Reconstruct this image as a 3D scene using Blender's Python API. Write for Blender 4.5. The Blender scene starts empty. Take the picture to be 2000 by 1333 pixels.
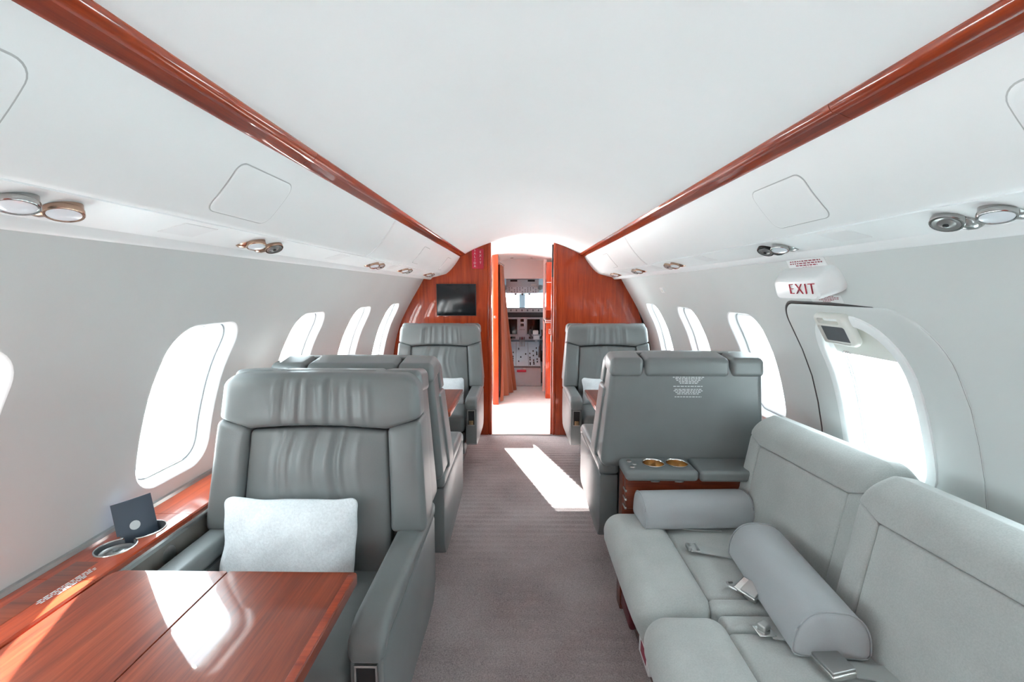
import bpy, bmesh, math, random
import numpy as np
from mathutils import Matrix, Vector
random.seed(7)
scene = bpy.context.scene
COL = scene.collection
R = math.radians

# ------------------------------------------------------------------ camera
cd = bpy.data.cameras.new('camera'); cd.sensor_width = 36.0; cd.lens = 16.0
cd.clip_start = 0.02; cd.clip_end = 500
cam = bpy.data.objects.new('camera', cd); COL.objects.link(cam)
cam.location = (-0.03, 0, 1.325)
cam.rotation_euler = (R(90 - 6.386), 0, R(0.8326))
scene.camera = cam

# ------------------------------------------------------------------ world, sun, exposure
world = bpy.data.worlds.new('sky'); scene.world = world; world.use_nodes = True
nt = world.node_tree; nt.nodes.clear()
wo = nt.nodes.new('ShaderNodeOutputWorld'); bg = nt.nodes.new('ShaderNodeBackground')
bg.inputs['Color'].default_value = (0.82, 0.95, 1.0, 1); bg.inputs['Strength'].default_value = 5.5
nt.links.new(bg.outputs[0], wo.inputs[0])

sd = bpy.data.lights.new('sun', 'SUN'); sd.energy = 45.0; sd.angle = R(0.8); sd.color = (1.0, 0.98, 0.95)
sun = bpy.data.objects.new('sun', sd); COL.objects.link(sun); sun.location = (-6, 16, 8)
SE = R(18.5)
sdir = Vector((0.305 * math.cos(SE), -0.952 * math.cos(SE), -math.sin(SE)))
sun.rotation_euler = sdir.to_track_quat('-Z', 'Y').to_euler()

vs = scene.view_settings
vs.view_transform = 'Standard'; vs.look = 'None'; vs.gamma = 1.0; vs.use_curve_mapping = False
vs.exposure = 1.16
try:
    scene.cycles.use_denoising = True
    scene.cycles.max_bounces = 12; scene.cycles.diffuse_bounces = 7; scene.cycles.glossy_bounces = 4
    scene.cycles.transparent_max_bounces = 12
    scene.cycles.sample_clamp_indirect = 12.0
    scene.cycles.caustics_reflective = False; scene.cycles.caustics_refractive = False
except Exception:
    pass

def portal(loc, rot, sx, sy):
    l = bpy.data.lights.new('daylight_portal', 'AREA'); l.shape = 'RECTANGLE'; l.size = sx; l.size_y = sy
    l.cycles.is_portal = True
    o = bpy.data.objects.new('daylight_portal', l); COL.objects.link(o); o.location = loc; o.rotation_euler = rot
    return o

# ------------------------------------------------------------------ materials
def nmat(name):
    m = bpy.data.materials.new(name); m.use_nodes = True
    n = m.node_tree; b = n.nodes['Principled BSDF']
    return m, n, b
def noise(n, scale, detail=3, vec=None, rough=0.5):
    t = n.nodes.new('ShaderNodeTexNoise'); t.inputs['Scale'].default_value = scale
    t.inputs['Detail'].default_value = detail; t.inputs['Roughness'].default_value = rough
    if vec is not None: n.links.new(vec, t.inputs['Vector'])
    return t
def ramp(n, fac, stops):
    r = n.nodes.new('ShaderNodeValToRGB'); el = r.color_ramp.elements
    el[0].position, el[0].color = stops[0][0], (*stops[0][1], 1)
    el[1].position, el[1].color = stops[-1][0], (*stops[-1][1], 1)
    for p, c in stops[1:-1]:
        e = el.new(p); e.color = (*c, 1)
    n.links.new(fac, r.inputs[0]); return r
def coords(n, scale=(1, 1, 1), which='Object'):
    tc = n.nodes.new('ShaderNodeTexCoord'); mp = n.nodes.new('ShaderNodeMapping')
    mp.inputs['Scale'].default_value = scale; n.links.new(tc.outputs[which], mp.inputs[0]); return mp.outputs[0]
def bump(n, b, h, strength, dist):
    bp = n.nodes.new('ShaderNodeBump'); bp.inputs['Strength'].default_value = strength
    bp.inputs['Distance'].default_value = dist
    n.links.new(h, bp.inputs['Height']); n.links.new(bp.outputs[0], b.inputs['Normal'])
def plain(name, col, rough=0.5, metal=0.0, spec=0.5, coat=0.0, var=0.04, vscale=6, bmp=0.0, bscale=200, emit=None):
    m, n, b = nmat(name); b.inputs['Roughness'].default_value = rough; b.inputs['Metallic'].default_value = metal
    b.inputs['Specular IOR Level'].default_value = spec; b.inputs['Coat Weight'].default_value = coat
    v = coords(n); t = noise(n, vscale, 3, v)
    lo = tuple(c * (1 - var) for c in col); hi = tuple(min(1, c * (1 + var)) for c in col)
    r = ramp(n, t.outputs[0], [(0.3, lo), (0.7, hi)]); n.links.new(r.outputs[0], b.inputs['Base Color'])
    if bmp: bump(n, b, noise(n, bscale, 4, v).outputs[0], bmp, 0.002)
    if emit:
        b.inputs['Emission Color'].default_value = (*emit[0], 1); b.inputs['Emission Strength'].default_value = emit[1]
    return m
def wood(name, axis, dark=(0.20, 0.021, 0.004), mid=(0.335, 0.041, 0.008), light=(0.46, 0.070, 0.014), cior=1.55):
    m, n, b = nmat(name); s = [30, 30, 30]; s[axis] = 1.6
    v = coords(n, tuple(s)); t = noise(n, 1.0, 6, v, 0.62)
    s2 = [190, 190, 190]; s2[axis] = 7
    t2 = noise(n, 1.0, 3, coords(n, tuple(s2)), 0.6)
    mx = n.nodes.new('ShaderNodeMath'); mx.operation = 'MULTIPLY_ADD'; mx.inputs[1].default_value = 0.38
    n.links.new(t2.outputs[0], mx.inputs[0]); 
    m3 = n.nodes.new('ShaderNodeMath'); m3.operation = 'MULTIPLY'; m3.inputs[1].default_value = 0.62
    n.links.new(t.outputs[0], m3.inputs[0]); n.links.new(m3.outputs[0], mx.inputs[2])
    r = ramp(n, mx.outputs[0], [(0.36, dark), (0.5, mid), (0.66, light)])
    n.links.new(r.outputs[0], b.inputs['Base Color'])
    b.inputs['Roughness'].default_value = 0.32; b.inputs['Coat Weight'].default_value = 1.0
    b.inputs['Coat Roughness'].default_value = 0.035; b.inputs['Coat IOR'].default_value = cior; b.inputs['Specular IOR Level'].default_value = 0.25
    return m
def leather(name, col):
    m, n, b = nmat(name); v = coords(n)
    t = noise(n, 5, 4, v)
    r = ramp(n, t.outputs[0], [(0.3, tuple(c * .93 for c in col)), (0.7, tuple(c * 1.07 for c in col))])
    n.links.new(r.outputs[0], b.inputs['Base Color']); b.inputs['Roughness'].default_value = 0.34
    b.inputs['Specular IOR Level'].default_value = 0.45
    vo = n.nodes.new('ShaderNodeTexVoronoi'); vo.inputs['Scale'].default_value = 420; n.links.new(v, vo.inputs['Vector'])
    bump(n, b, vo.outputs['Distance'], 0.12, 0.001)
    return m
def fabric(name, col, scale=260, amp=0.5, var=0.10):
    m, n, b = nmat(name); v = coords(n)
    t = noise(n, scale, 3, v, 0.7); t2 = noise(n, 9, 3, v)
    a = n.nodes.new('ShaderNodeMath'); a.operation = 'MULTIPLY_ADD'; a.inputs[1].default_value = 0.6
    n.links.new(t.outputs[0], a.inputs[0])
    q = n.nodes.new('ShaderNodeMath'); q.operation = 'MULTIPLY'; q.inputs[1].default_value = 0.4
    n.links.new(t2.outputs[0], q.inputs[0]); n.links.new(q.outputs[0], a.inputs[2])
    r = ramp(n, a.outputs[0], [(0.35, tuple(c * (1 - var) for c in col)), (0.65, tuple(c * (1 + var) for c in col))])
    n.links.new(r.outputs[0], b.inputs['Base Color']); b.inputs['Roughness'].default_value = 0.95
    b.inputs['Specular IOR Level'].default_value = 0.15; b.inputs['Sheen Weight'].default_value = 0.25
    bump(n, b, t.outputs[0], amp, 0.0015)
    return m

M = {}
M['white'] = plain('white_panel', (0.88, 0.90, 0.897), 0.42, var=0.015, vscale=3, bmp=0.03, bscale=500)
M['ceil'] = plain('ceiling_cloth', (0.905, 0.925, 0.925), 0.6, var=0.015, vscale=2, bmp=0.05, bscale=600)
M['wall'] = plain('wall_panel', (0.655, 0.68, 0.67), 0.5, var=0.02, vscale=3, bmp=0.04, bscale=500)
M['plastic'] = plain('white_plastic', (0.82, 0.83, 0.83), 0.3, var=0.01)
M['cream'] = plain('cream_plastic', (0.75, 0.75, 0.70), 0.35, var=0.01)
M['woody'] = wood('cherry_wood_along_cabin', 1)
M['woodt'] = wood('cherry_table_veneer', 1, (0.135, 0.019, 0.006), (0.225, 0.036, 0.011), (0.315, 0.060, 0.019))
M['woodz'] = wood('cherry_wood_upright', 2, (0.21, 0.019, 0.003), (0.345, 0.037, 0.006), (0.47, 0.064, 0.011), 1.36)
M['woodx'] = wood('cherry_wood_across', 0)
M['leather'] = leather('grey_leather', (0.172, 0.186, 0.187))
M['leather_d'] = leather('dark_grey_leather', (0.09, 0.10, 0.105))
M['sofa'] = fabric('light_grey_upholstery', (0.43, 0.445, 0.43))
M['bolster'] = fabric('smooth_grey_cloth', (0.38, 0.395, 0.405), 500, 0.15, 0.04)
M['pillow'] = fabric('silver_chenille', (0.74, 0.78, 0.80), 150, 1.0, 0.12)
M['chrome'] = plain('brushed_chrome', (0.72, 0.71, 0.69), 0.2, 1.0, var=0.03)
M['fitmetal'] = plain('polished_nickel', (0.42, 0.42, 0.41), 0.16, 1.0, var=0.03)
M['bronze'] = plain('warm_nickel', (0.45, 0.30, 0.22), 0.22, 1.0, var=0.05)
M['alu'] = plain('satin_aluminium', (0.50, 0.50, 0.49), 0.33, 1.0, var=0.03)
M['black'] = plain('black_rubber', (0.012, 0.012, 0.013), 0.5)
M['screen'] = plain('dark_screen', (0.006, 0.009, 0.012), 0.12, spec=0.5)
M['lens'] = plain('frosted_lens', (0.75, 0.80, 0.84), 0.12, coat=0.6)
M['gold'] = plain('brass_cup_liner', (0.72, 0.50, 0.28), 0.25, 1.0)
M['navy'] = plain('navy_card', (0.055, 0.075, 0.105), 0.45)
M['seal'] = plain('silver_print', (0.62, 0.65, 0.66), 0.4)
M['print_w'] = plain('pale_print', (0.62, 0.64, 0.64), 0.5)
M['print_d'] = plain('maroon_print', (0.30, 0.03, 0.06), 0.5)
M['print_g'] = plain('grey_print', (0.28, 0.22, 0.24), 0.5)
M['red'] = plain('exit_red', (0.45, 0.005, 0.03), 0.4)
M['redp'] = plain('sign_red', (0.52, 0.008, 0.045), 0.35)
M['redd'] = plain('sign_dark_red', (0.40, 0.004, 0.028), 0.35)
M['curtain'] = fabric('rust_curtain_cloth', (0.27, 0.082, 0.04), 300, 0.3, 0.10)
M['vinyl'] = plain('pale_vinyl_floor', (0.72, 0.73, 0.72), 0.45, var=0.04, vscale=14)
M['cgrey'] = plain('cockpit_grey', (0.47, 0.54, 0.58), 0.5, var=0.05)
M['clight'] = plain('cockpit_panel_blue_grey', (0.60, 0.70, 0.76), 0.45, var=0.05)
M['cdark'] = plain('cockpit_dark_grey', (0.10, 0.11, 0.12), 0.55, var=0.06)
M['belt'] = fabric('belt_webbing', (0.42, 0.44, 0.43), 700, 0.3, 0.06)
M['concrete'] = plain('pale_apron_concrete', (0.81, 0.86, 0.86), 0.8, var=0.06, vscale=0.3)
M['gapgrey'] = plain('panel_gap_grey', (0.50, 0.51, 0.51), 0.7)
M['ledgeface'] = plain('bronze_grey_laminate', (0.30, 0.28, 0.25), 0.25, 0.35, coat=0.5)
M['maroon'] = plain('maroon_plastic', (0.12, 0.012, 0.02), 0.4)
M['burl'] = wood('dark_console_wood', 0, (0.08, 0.014, 0.006), (0.16, 0.028, 0.01), (0.22, 0.045, 0.016))

m, n, b = nmat('window_pane'); n.nodes.remove(b)
tr = n.nodes.new('ShaderNodeBsdfTransparent'); gl = n.nodes.new('ShaderNodeBsdfGlossy'); gl.inputs['Roughness'].default_value = 0.05
tr.inputs[0].default_value = (0.95, 0.97, 0.98, 1)
mx = n.nodes.new('ShaderNodeMixShader'); mx.inputs[0].default_value = 0.05
n.links.new(tr.outputs[0], mx.inputs[1]); n.links.new(gl.outputs[0], mx.inputs[2])
n.links.new(mx.outputs[0], n.nodes['Material Output'].inputs[0]); M['pane'] = m

m, n, b = nmat('ribbed_carpet'); v = coords(n)
t = noise(n, 210, 4, v, 0.75); t2 = noise(n, 3.0, 3, v)
a = n.nodes.new('ShaderNodeMath'); a.operation = 'MULTIPLY_ADD'; a.inputs[1].default_value = 0.7
q = n.nodes.new('ShaderNodeMath'); q.operation = 'MULTIPLY'; q.inputs[1].default_value = 0.3
n.links.new(t.outputs[0], a.inputs[0]); n.links.new(t2.outputs[0], q.inputs[0]); n.links.new(q.outputs[0], a.inputs[2])
r = ramp(n, a.outputs[0], [(0.36, (0.29, 0.243, 0.24)), (0.5, (0.51, 0.44, 0.435)), (0.64, (0.69, 0.615, 0.61))])
n.links.new(r.outputs[0], b.inputs['Base Color']); b.inputs['Roughness'].default_value = 1.0
b.inputs['Specular IOR Level'].default_value = 0.1; b.inputs['Sheen Weight'].default_value = 0.2
bump(n, b, t.outputs[0], 0.9, 0.004); M['carpet'] = m

# ------------------------------------------------------------------ object helpers
def tag(o, label=None, cat=None, group=None, kind=None):
    if label: o['label'] = label
    if cat: o['category'] = cat
    if group: o['group'] = group
    if kind: o['kind'] = kind
    return o
def empty(name, loc=(0, 0, 0), rz=0.0, label=None, cat=None, group=None):
    o = bpy.data.objects.new(name, None); o.empty_display_size = 0.05
    COL.objects.link(o); o.location = loc; o.rotation_euler = (0, 0, rz)
    return tag(o, label, cat, group)
def obj(name, vf, mat, parent=None, mtx=None, ang=38, fn=None):
    vs_, fs = vf
    if fn: vs_ = [fn(Vector(p)) for p in vs_]
    if mtx is not None: vs_ = [mtx @ Vector(p) for p in vs_]
    me = bpy.data.meshes.new(name); me.from_pydata([tuple(p) for p in vs_], [], fs)
    me.validate(); 
    bm = bmesh.new(); bm.from_mesh(me); bmesh.ops.recalc_face_normals(bm, faces=bm.faces); bm.to_mesh(me); bm.free()
    me.polygons.foreach_set('use_smooth', [True] * len(me.polygons)); me.set_sharp_from_angle(angle=R(ang))
    me.materials.append(M[mat] if isinstance(mat, str) else mat)
    o = bpy.data.objects.new(name, me); COL.objects.link(o)
    if parent is not None: o.parent = parent
    return o
def join(*parts):
    V, F = [], []
    for v, f in parts:
        k = len(V); V += [tuple(p) for p in v]; F += [tuple(i + k for i in q) for q in f]
    return V, F
def xf(vf, mtx):
    return [tuple(mtx @ Vector(p)) for p in vf[0]], vf[1]
def T(x, y, z): return Matrix.Translation((x, y, z))
def RX(a): return Matrix.Rotation(R(a), 4, 'X')
def RY(a): return Matrix.Rotation(R(a), 4, 'Y')
def RZ(a): return Matrix.Rotation(R(a), 4, 'Z')

def softbox(lo, hi, r=0.01, n=(1, 1, 1), k=3, fn=None):
    """rounded box between two corners"""
    c = [(a + b_) / 2 for a, b_ in zip(lo, hi)]; h = [abs(b_ - a) / 2 for a, b_ in zip(lo, hi)]
    r = min(r, min(h) * 0.999)
    lines = []
    for ax in range(3):
        inner = h[ax] - r
        ls = [-(inner + r * math.tan(R(45) * i / k)) for i in range(k, 0, -1)]
        ls += list(np.linspace(-inner, inner, n[ax] + 1)) if inner > 1e-6 else [0.0]
        ls += [inner + r * math.tan(R(45) * i / k) for i in range(1, k + 1)]
        lines.append(ls)
    idx, V, F = {}, [], []
    def vid(i, j, l):
        key = (i, j, l)
        if key not in idx:
            q = [lines[0][i], lines[1][j], lines[2][l]]
            inn = [max(-(h[a] - r), min(h[a] - r, q[a])) for a in range(3)]
            d = Vector([q[a] - inn[a] for a in range(3)])
            if d.length > 1e-9: d = d.normalized() * r
            p = Vector([inn[a] + d[a] + c[a] for a in range(3)])
            idx[key] = len(V); V.append(p)
        return idx[key]
    N = [len(l) for l in lines]
    for ax in range(3):
        a1, a2 = (ax + 1) % 3, (ax + 2) % 3
        for end in (0, N[ax] - 1):
            for i in range(N[a1] - 1):
                for j in range(N[a2] - 1):
                    quad = []
                    for di, dj in ((0, 0), (1, 0), (1, 1), (0, 1)):
                        k3 = [0, 0, 0]; k3[ax] = end; k3[a1] = i + di; k3[a2] = j + dj
                        quad.append(vid(*k3))
                    F.append(tuple(quad if end else quad[::-1]))
    if fn: V = [fn(p) for p in V]
    return V, F
def puff(lo, hi, axis, amt, side=0):
    """bulge a softbox's faces normal to an axis"""
    c = [(a + b_) / 2 for a, b_ in zip(lo, hi)]; h = [abs(b_ - a) / 2 for a, b_ in zip(lo, hi)]
    o1, o2 = [a for a in range(3) if a != axis]
    def f(p):
        u = (p[o1] - c[o1]) / h[o1]; v = (p[o2] - c[o2]) / h[o2]; s = (p[axis] - c[axis]) / h[axis]
        if side and s * side < 0: return p
        q = Vector(p); q[axis] += amt * s * max(0, 1 - u ** 4) * max(0, 1 - v ** 4); return q
    return f
def prism(prof, axis, a, b):
    """closed 2d profile extruded along an axis; prof gives the two other coordinates in order"""
    def mk(p, t):
        q = [p[0], p[1]]; q.insert(axis, t); return tuple(q)
    n_ = len(prof); V = [mk(p, a) for p in prof] + [mk(p, b) for p in prof]
    F = [(i, (i + 1) % n_, (i + 1) % n_ + n_, i + n_) for i in range(n_)]
    F += [tuple(range(n_))[::-1], tuple(range(n_, 2 * n_))]
    return V, F
def loft(rings, caps=True, closed=True):
    n_ = len(rings[0]); V = [tuple(p) for r_ in rings for p in r_]; F = []
    m_ = n_ if closed else n_ - 1
    for i in range(len(rings) - 1):
        for j in range(m_):
            F.append((i * n_ + j, i * n_ + (j + 1) % n_, (i + 1) * n_ + (j + 1) % n_, (i + 1) * n_ + j))
    if caps:
        F.append(tuple(range(n_))[::-1]); F.append(tuple(range((len(rings) - 1) * n_, len(rings) * n_)))
    return V, F
def lathe(prof, n_=24):
    rings = [[(r_ * math.cos(2 * math.pi * j / n_), r_ * math.sin(2 * math.pi * j / n_), z) for j in range(n_)] for r_, z in prof]
    return loft(rings, caps=False)
def tube(path, r_, n_=8, closed=False):
    P = [Vector(p) for p in path]; rings = []
    for i, p in enumerate(P):
        if closed: d = P[(i + 1) % len(P)] - P[i - 1]
        else: d = P[min(i + 1, len(P) - 1)] - P[max(i - 1, 0)]
        d.normalize(); up = Vector((0, 0, 1)) if abs(d.z) < 0.9 else Vector((1, 0, 0))
        a_ = d.cross(up).normalized(); b_ = d.cross(a_)
        rings.append([tuple(p + r_ * (math.cos(2 * math.pi * j / n_) * a_ + math.sin(2 * math.pi * j / n_) * b_)) for j in range(n_)])
    if closed: rings.append(rings[0])
    return loft(rings, caps=not closed)
def smooth(pts, sub=6):
    P = [Vector((p[0], p[1])) for p in pts]; P = [2 * P[0] - P[1]] + P + [2 * P[-1] - P[-2]]; out = []
    for i in range(1, len(P) - 2):
        for s in range(sub):
            t_ = s / sub; a_, b_, c_, d_ = P[i - 1], P[i], P[i + 1], P[i + 2]
            out.append(tuple(0.5 * (2 * b_ + (c_ - a_) * t_ + (2 * a_ - 5 * b_ + 4 * c_ - d_) * t_ ** 2 + (3 * b_ - a_ - 3 * c_ + d_) * t_ ** 3)))
    out.append(tuple(P[-2])); return out
def rrect(hw, hh, r_, n_=8, cx=0, cy=0, m_=0):
    """rounded rectangle; m_ extra points on each straight side"""
    if not isinstance(r_, (list, tuple)): r_ = [r_] * 4
    out = []
    for (sx, sy, a0), rr in zip(((1, 1, 0), (-1, 1, 90), (-1, -1, 180), (1, -1, 270)), r_):
        for i in range(n_ + 1):
            a_ = R(a0 + 90 * i / n_)
            out.append((cx + sx * (hw - rr) + rr * math.cos(a_), cy + sy * (hh - rr) + rr * math.sin(a_)))
    if m_:
        o2 = []
        for i, p in enumerate(out):
            o2.append(p)
            if i % (n_ + 1) == n_:
                q = out[(i + 1) % len(out)]
                o2 += [(p[0] + (q[0] - p[0]) * t_ / (m_ + 1), p[1] + (q[1] - p[1]) * t_ / (m_ + 1)) for t_ in range(1, m_ + 1)]
        out = o2
    return out
def cut(o, cutter_vf):
    """boolean difference baked into the mesh"""
    c_ = obj('cutter', cutter_vf, 'black', o.parent if o.parent.parent is None else o.parent)
    md = o.modifiers.new('cut', 'BOOLEAN'); md.operation = 'DIFFERENCE'; md.object = c_; md.solver = 'EXACT'
    dg = bpy.context.evaluated_depsgraph_get(); dg.update()
    me = bpy.data.meshes.new_from_object(o.evaluated_get(dg)); o.modifiers.clear()
    old = o.data; o.data = me; nm = old.name; bpy.data.meshes.remove(old); me.name = nm
    cm = c_.data; bpy.data.objects.remove(c_); bpy.data.meshes.remove(cm)
    me.polygons.foreach_set('use_smooth', [True] * len(me.polygons)); me.set_sharp_from_angle(angle=R(38))
    return o
def text(name, body, size, mat, parent, mtx, depth=0.0006, spacing=1.0, bold=0.0):
    cu = bpy.data.curves.new(name, 'FONT'); cu.body = body; cu.size = size; cu.align_x = 'CENTER'; cu.align_y = 'CENTER'
    cu.extrude = depth; cu.offset = bold; cu.space_character = spacing; cu.resolution_u = 4
    to = bpy.data.objects.new(name + '_tmp', cu); COL.objects.link(to)
    dg = bpy.context.evaluated_depsgraph_get(); dg.update()
    me = bpy.data.meshes.new_from_object(to.evaluated_get(dg)); me.name = name
    bpy.data.objects.remove(to); bpy.data.curves.remove(cu)
    me.transform(mtx); me.materials.clear(); me.materials.append(M[mat])
    o = bpy.data.objects.new(name, me); COL.objects.link(o)
    if parent is not None: o.parent = parent
    return o
def copy_tree(o, parent=None):
    c_ = o.copy(); COL.objects.link(c_); c_.parent = parent
    for ch in o.children: copy_tree(ch, c_)
    return c_
def dashes(rows, W, H, mtx, seed=1):
    """lines of unreadable print: rows = relative widths"""
    rnd = random.Random(seed); V, F = [], []; n_ = len(rows); lh = H / n_
    for i, w in enumerate(rows):
        if w <= 0: continue
        x = -w * W / 2; y = H / 2 - (i + 0.5) * lh
        while x < w * W / 2 - 0.002:
            l = min(rnd.uniform(0.35, 1.0) * lh * 2.4, w * W / 2 - x); k = len(V)
            V += [(x, y - lh * .27, 0), (x + l, y - lh * .27, 0), (x + l, y + lh * .27, 0), (x, y + lh * .27, 0)]
            F.append((k, k + 1, k + 2, k + 3)); x += l + lh * 0.5
    return xf((V, F), mtx)

# ------------------------------------------------------------------ fuselage section
WALL = smooth([(0.835, 1.495), (0.87, 1.432), (0.925, 1.335), (0.985, 1.235), (1.045, 1.125), (1.09, 1.03), (1.128, 0.91), (1.155, 0.79), (1.17, 0.66), (1.168, 0.52), (1.145, 0.36), (1.085, 0.16), (1.02, 0.0)], 10)
WZ = np.array([p[1] for p in WALL])[::-1]; WXs = np.array([p[0] for p in WALL])[::-1]
def wx(z): return float(np.interp(z, WZ, WXs))
def wn(z):
    d = (wx(z + 0.02) - wx(z - 0.02)) / 0.04; v_ = Vector((1, 0, -d)).normalized(); return v_.x, v_.z
def wp(side, y, z, off=0.0):
    """a point on the side wall; off > 0 goes outward"""
    nx, nz = wn(z); return (side * (wx(z) + off * nx), y, z + off * nz)
Y0, Y1 = -2.6, 4.067
PITCH = 0.716; WC = [1.43 + PITCH * k for k in range(-5, 4)]
ZC, HW, HH, WR = 0.966, 0.152, 0.245, 0.078
def opening(g=0.0, n_=9):
    return rrect(HW + g, HH + g, max(0.01, WR + g), n_, 0, 0, 7)
CELL = (0.60, 1.34)
def wall_mesh(side):
    parts = []
    def grid(ys, zs):
        rings = [[wp(side, y, z) for y in ys] for z in zs]
        parts.append(loft(rings, caps=False, closed=False))
    zs_lo = list(np.linspace(0, CELL[0], 13)); zs_hi = list(np.linspace(CELL[1], 1.49, 6))
    grid([Y0, Y1], zs_lo); grid([Y0, Y1], zs_hi)
    zmid = list(np.linspace(CELL[0], CELL[1], 17))
    first, last = WC[0] - PITCH / 2, WC[-1] + PITCH / 2
    for yc in WC:
        op = opening(0.010)
        hwc, zl, zh = PITCH / 2, CELL[0] - ZC, CELL[1] - ZC
        outer = []
        for (a_, b_) in op:
            s_ = 1e9
            if abs(a_) > 1e-9: s_ = min(s_, hwc / abs(a_))
            if b_ > 1e-9: s_ = min(s_, zh / b_)
            if b_ < -1e-9: s_ = min(s_, zl / b_)
            outer.append((a_ * s_, b_ * s_))
        # snap the nearest points to the corners
        for cx_, cy_ in ((hwc, zh), (-hwc, zh), (-hwc, zl), (hwc, zl)):
            i_ = min(range(len(outer)), key=lambda q_: (outer[q_][0] - cx_) ** 2 + (outer[q_][1] - cy_) ** 2); outer[i_] = (cx_, cy_)
        rings = []
        for t_ in np.linspace(0, 1, 13):
            rings.append([wp(side, yc + a_ * (1 - t_) + c_ * t_, ZC + b_ * (1 - t_) + d_ * t_) for (a_, b_), (c_, d_) in zip(op, outer)])
        parts.append(loft(rings, caps=False))
    grid([Y0, first], zmid); grid([last, Y1], zmid)
    return join(*parts)
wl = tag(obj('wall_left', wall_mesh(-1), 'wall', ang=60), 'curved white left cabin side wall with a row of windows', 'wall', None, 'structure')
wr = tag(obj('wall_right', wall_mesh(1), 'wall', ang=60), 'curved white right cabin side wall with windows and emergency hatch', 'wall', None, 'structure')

def ring_strip(side, yc, specs):
    """specs: (grow, offset) loops around the window opening"""
    return loft([[wp(side, yc + a_, ZC + b_, off) for a_, b_ in opening(g)] for g, off in specs], caps=False)
wnum = 0
WL = {0: 'at far left edge of frame', 1: 'beside the nearest leather seat', 2: 'behind the nearest leather seats', 3: 'over the second table', 4: 'nearest the wooden bulkhead'}
for side in (-1, 1):
    for k, yc in enumerate(WC):
        wnum += 1
        sname = 'left' if side < 0 else 'right'
        where = WL.get(k - 4, 'behind the camera, number %d from the aft wall' % (k + 1))
        e = empty('window_%d' % wnum, wp(side, yc, ZC), 0, 'rounded cabin window in %s wall %s' % (sname, where), 'window'); e['kind'] = 'structure'
        inv = T(*[-q_ for q_ in wp(side, yc, ZC)])
        obj('window_frame', ring_strip(side, yc, [(0.010, 0), (0.004, 0.002), (0.0, 0.007), (-0.003, 0.018), (-0.006, 0.030), (-0.010, 0.034), (-0.013, 0.034)]), 'plastic', e, inv, 60)
        if not (side > 0 and abs(yc - 1.43) < 0.01): obj('gasket', ring_strip(side, yc, [(-0.0120, 0.0340), (-0.0132, 0.0332), (-0.0150, 0.0332), (-0.0162, 0.036)]), 'cdark', e, inv, 60)
        obj('inner_frame', ring_strip(side, yc, [(-0.016, 0.0345), (-0.019, 0.0335), (-0.026, 0.038), (-0.034, 0.052), (-0.038, 0.062)]), 'plastic', e, inv, 60)
        pr = [wp(side, yc + a_, ZC + b_, 0.060) for a_, b_ in opening(-0.033)]
        pr2 = [wp(side, yc + a_, ZC + b_, 0.064) for a_, b_ in opening(-0.033)]
        rings = [[tuple(Vector(wp(side, yc, ZC, o_)).lerp(Vector(p), s_)) if False else wp(side, yc + (p2[0]) * s_, ZC + p2[1] * s_, o_) for p2 in opening(-0.033)] for s_, o_ in ((0.02, 0.060), (0.35, 0.060), (0.7, 0.060), (1.0, 0.060))]
        obj('pane', loft(rings, caps=True), 'pane', e, inv, 80)
        p = wp(side, yc, ZC, 0.075); nx, nz = wn(ZC)
        d = Vector((-side * nx, 0, -nz)); q = d.to_track_quat('-Z', 'Y')
        portal(p, q.to_euler(), 0.26, 0.44) if False else portal(p, q.to_euler(), 0.30, 0.46)

# ------------------------------------------------------------------ ceiling, strips, bins
cp = [(x, 1.782 - 0.55 * x * x) for x in np.linspace(-0.508, 0.508, 33)]
tag(obj('ceiling', prism(cp + [(x, z + 0.03) for x, z in cp[::-1]], 1, Y0, Y1 + 0.02), 'ceil', ang=25), 'smooth white vaulted cabin ceiling between two wood strips', 'ceiling', None, 'structure')
STRIP = smooth([(0.548, 1.6175), (0.541, 1.619), (0.530, 1.6235), (0.519, 1.6285)], 4) + smooth([(0.5185, 1.6255), (0.512, 1.6275), (0.505, 1.633), (0.501, 1.6415)], 4)
def mir(pts, side): return [(side * a_, b_) for a_, b_ in pts]
for side, nm, seams in ((-1, 'left', [1.1, 2.55]), (1, 'right', [0.83, 2.3])):
    e = empty('trim_%d' % (1 if side < 0 else 2), (side * 0.525, Y0, 1.63), 0, 'glossy cherry wood strip along the %s edge of the ceiling' % nm, 'trim'); e['kind'] = 'structure'
    cutsY = [Y0] + seams + [Y1]
    for a_, b_ in zip(cutsY[:-1], cutsY[1:]):
        obj('wood_strip', prism(mir(STRIP + [(0.503, 1.655), (0.55, 1.645)], side), 1, a_ + 0.0007, b_ - 0.0007), 'woody', e, T(-side * 0.525, -Y0, -1.63), 30)
BIN = smooth([(0.545, 1.6195), (0.570, 1.580), (0.601, 1.538), (0.638, 1.497), (0.668, 1.472), (0.681, 1.4655)], 8)
PSU = smooth([(0.686, 1.4640), (0.72, 1.4555), (0.755, 1.446), (0.785, 1.4395)], 5) + smooth([(0.796, 1.4365), (0.802, 1.428), (0.812, 1.4195), (0.824, 1.418), (0.834, 1.424), (0.842, 1.436)], 5)
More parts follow.
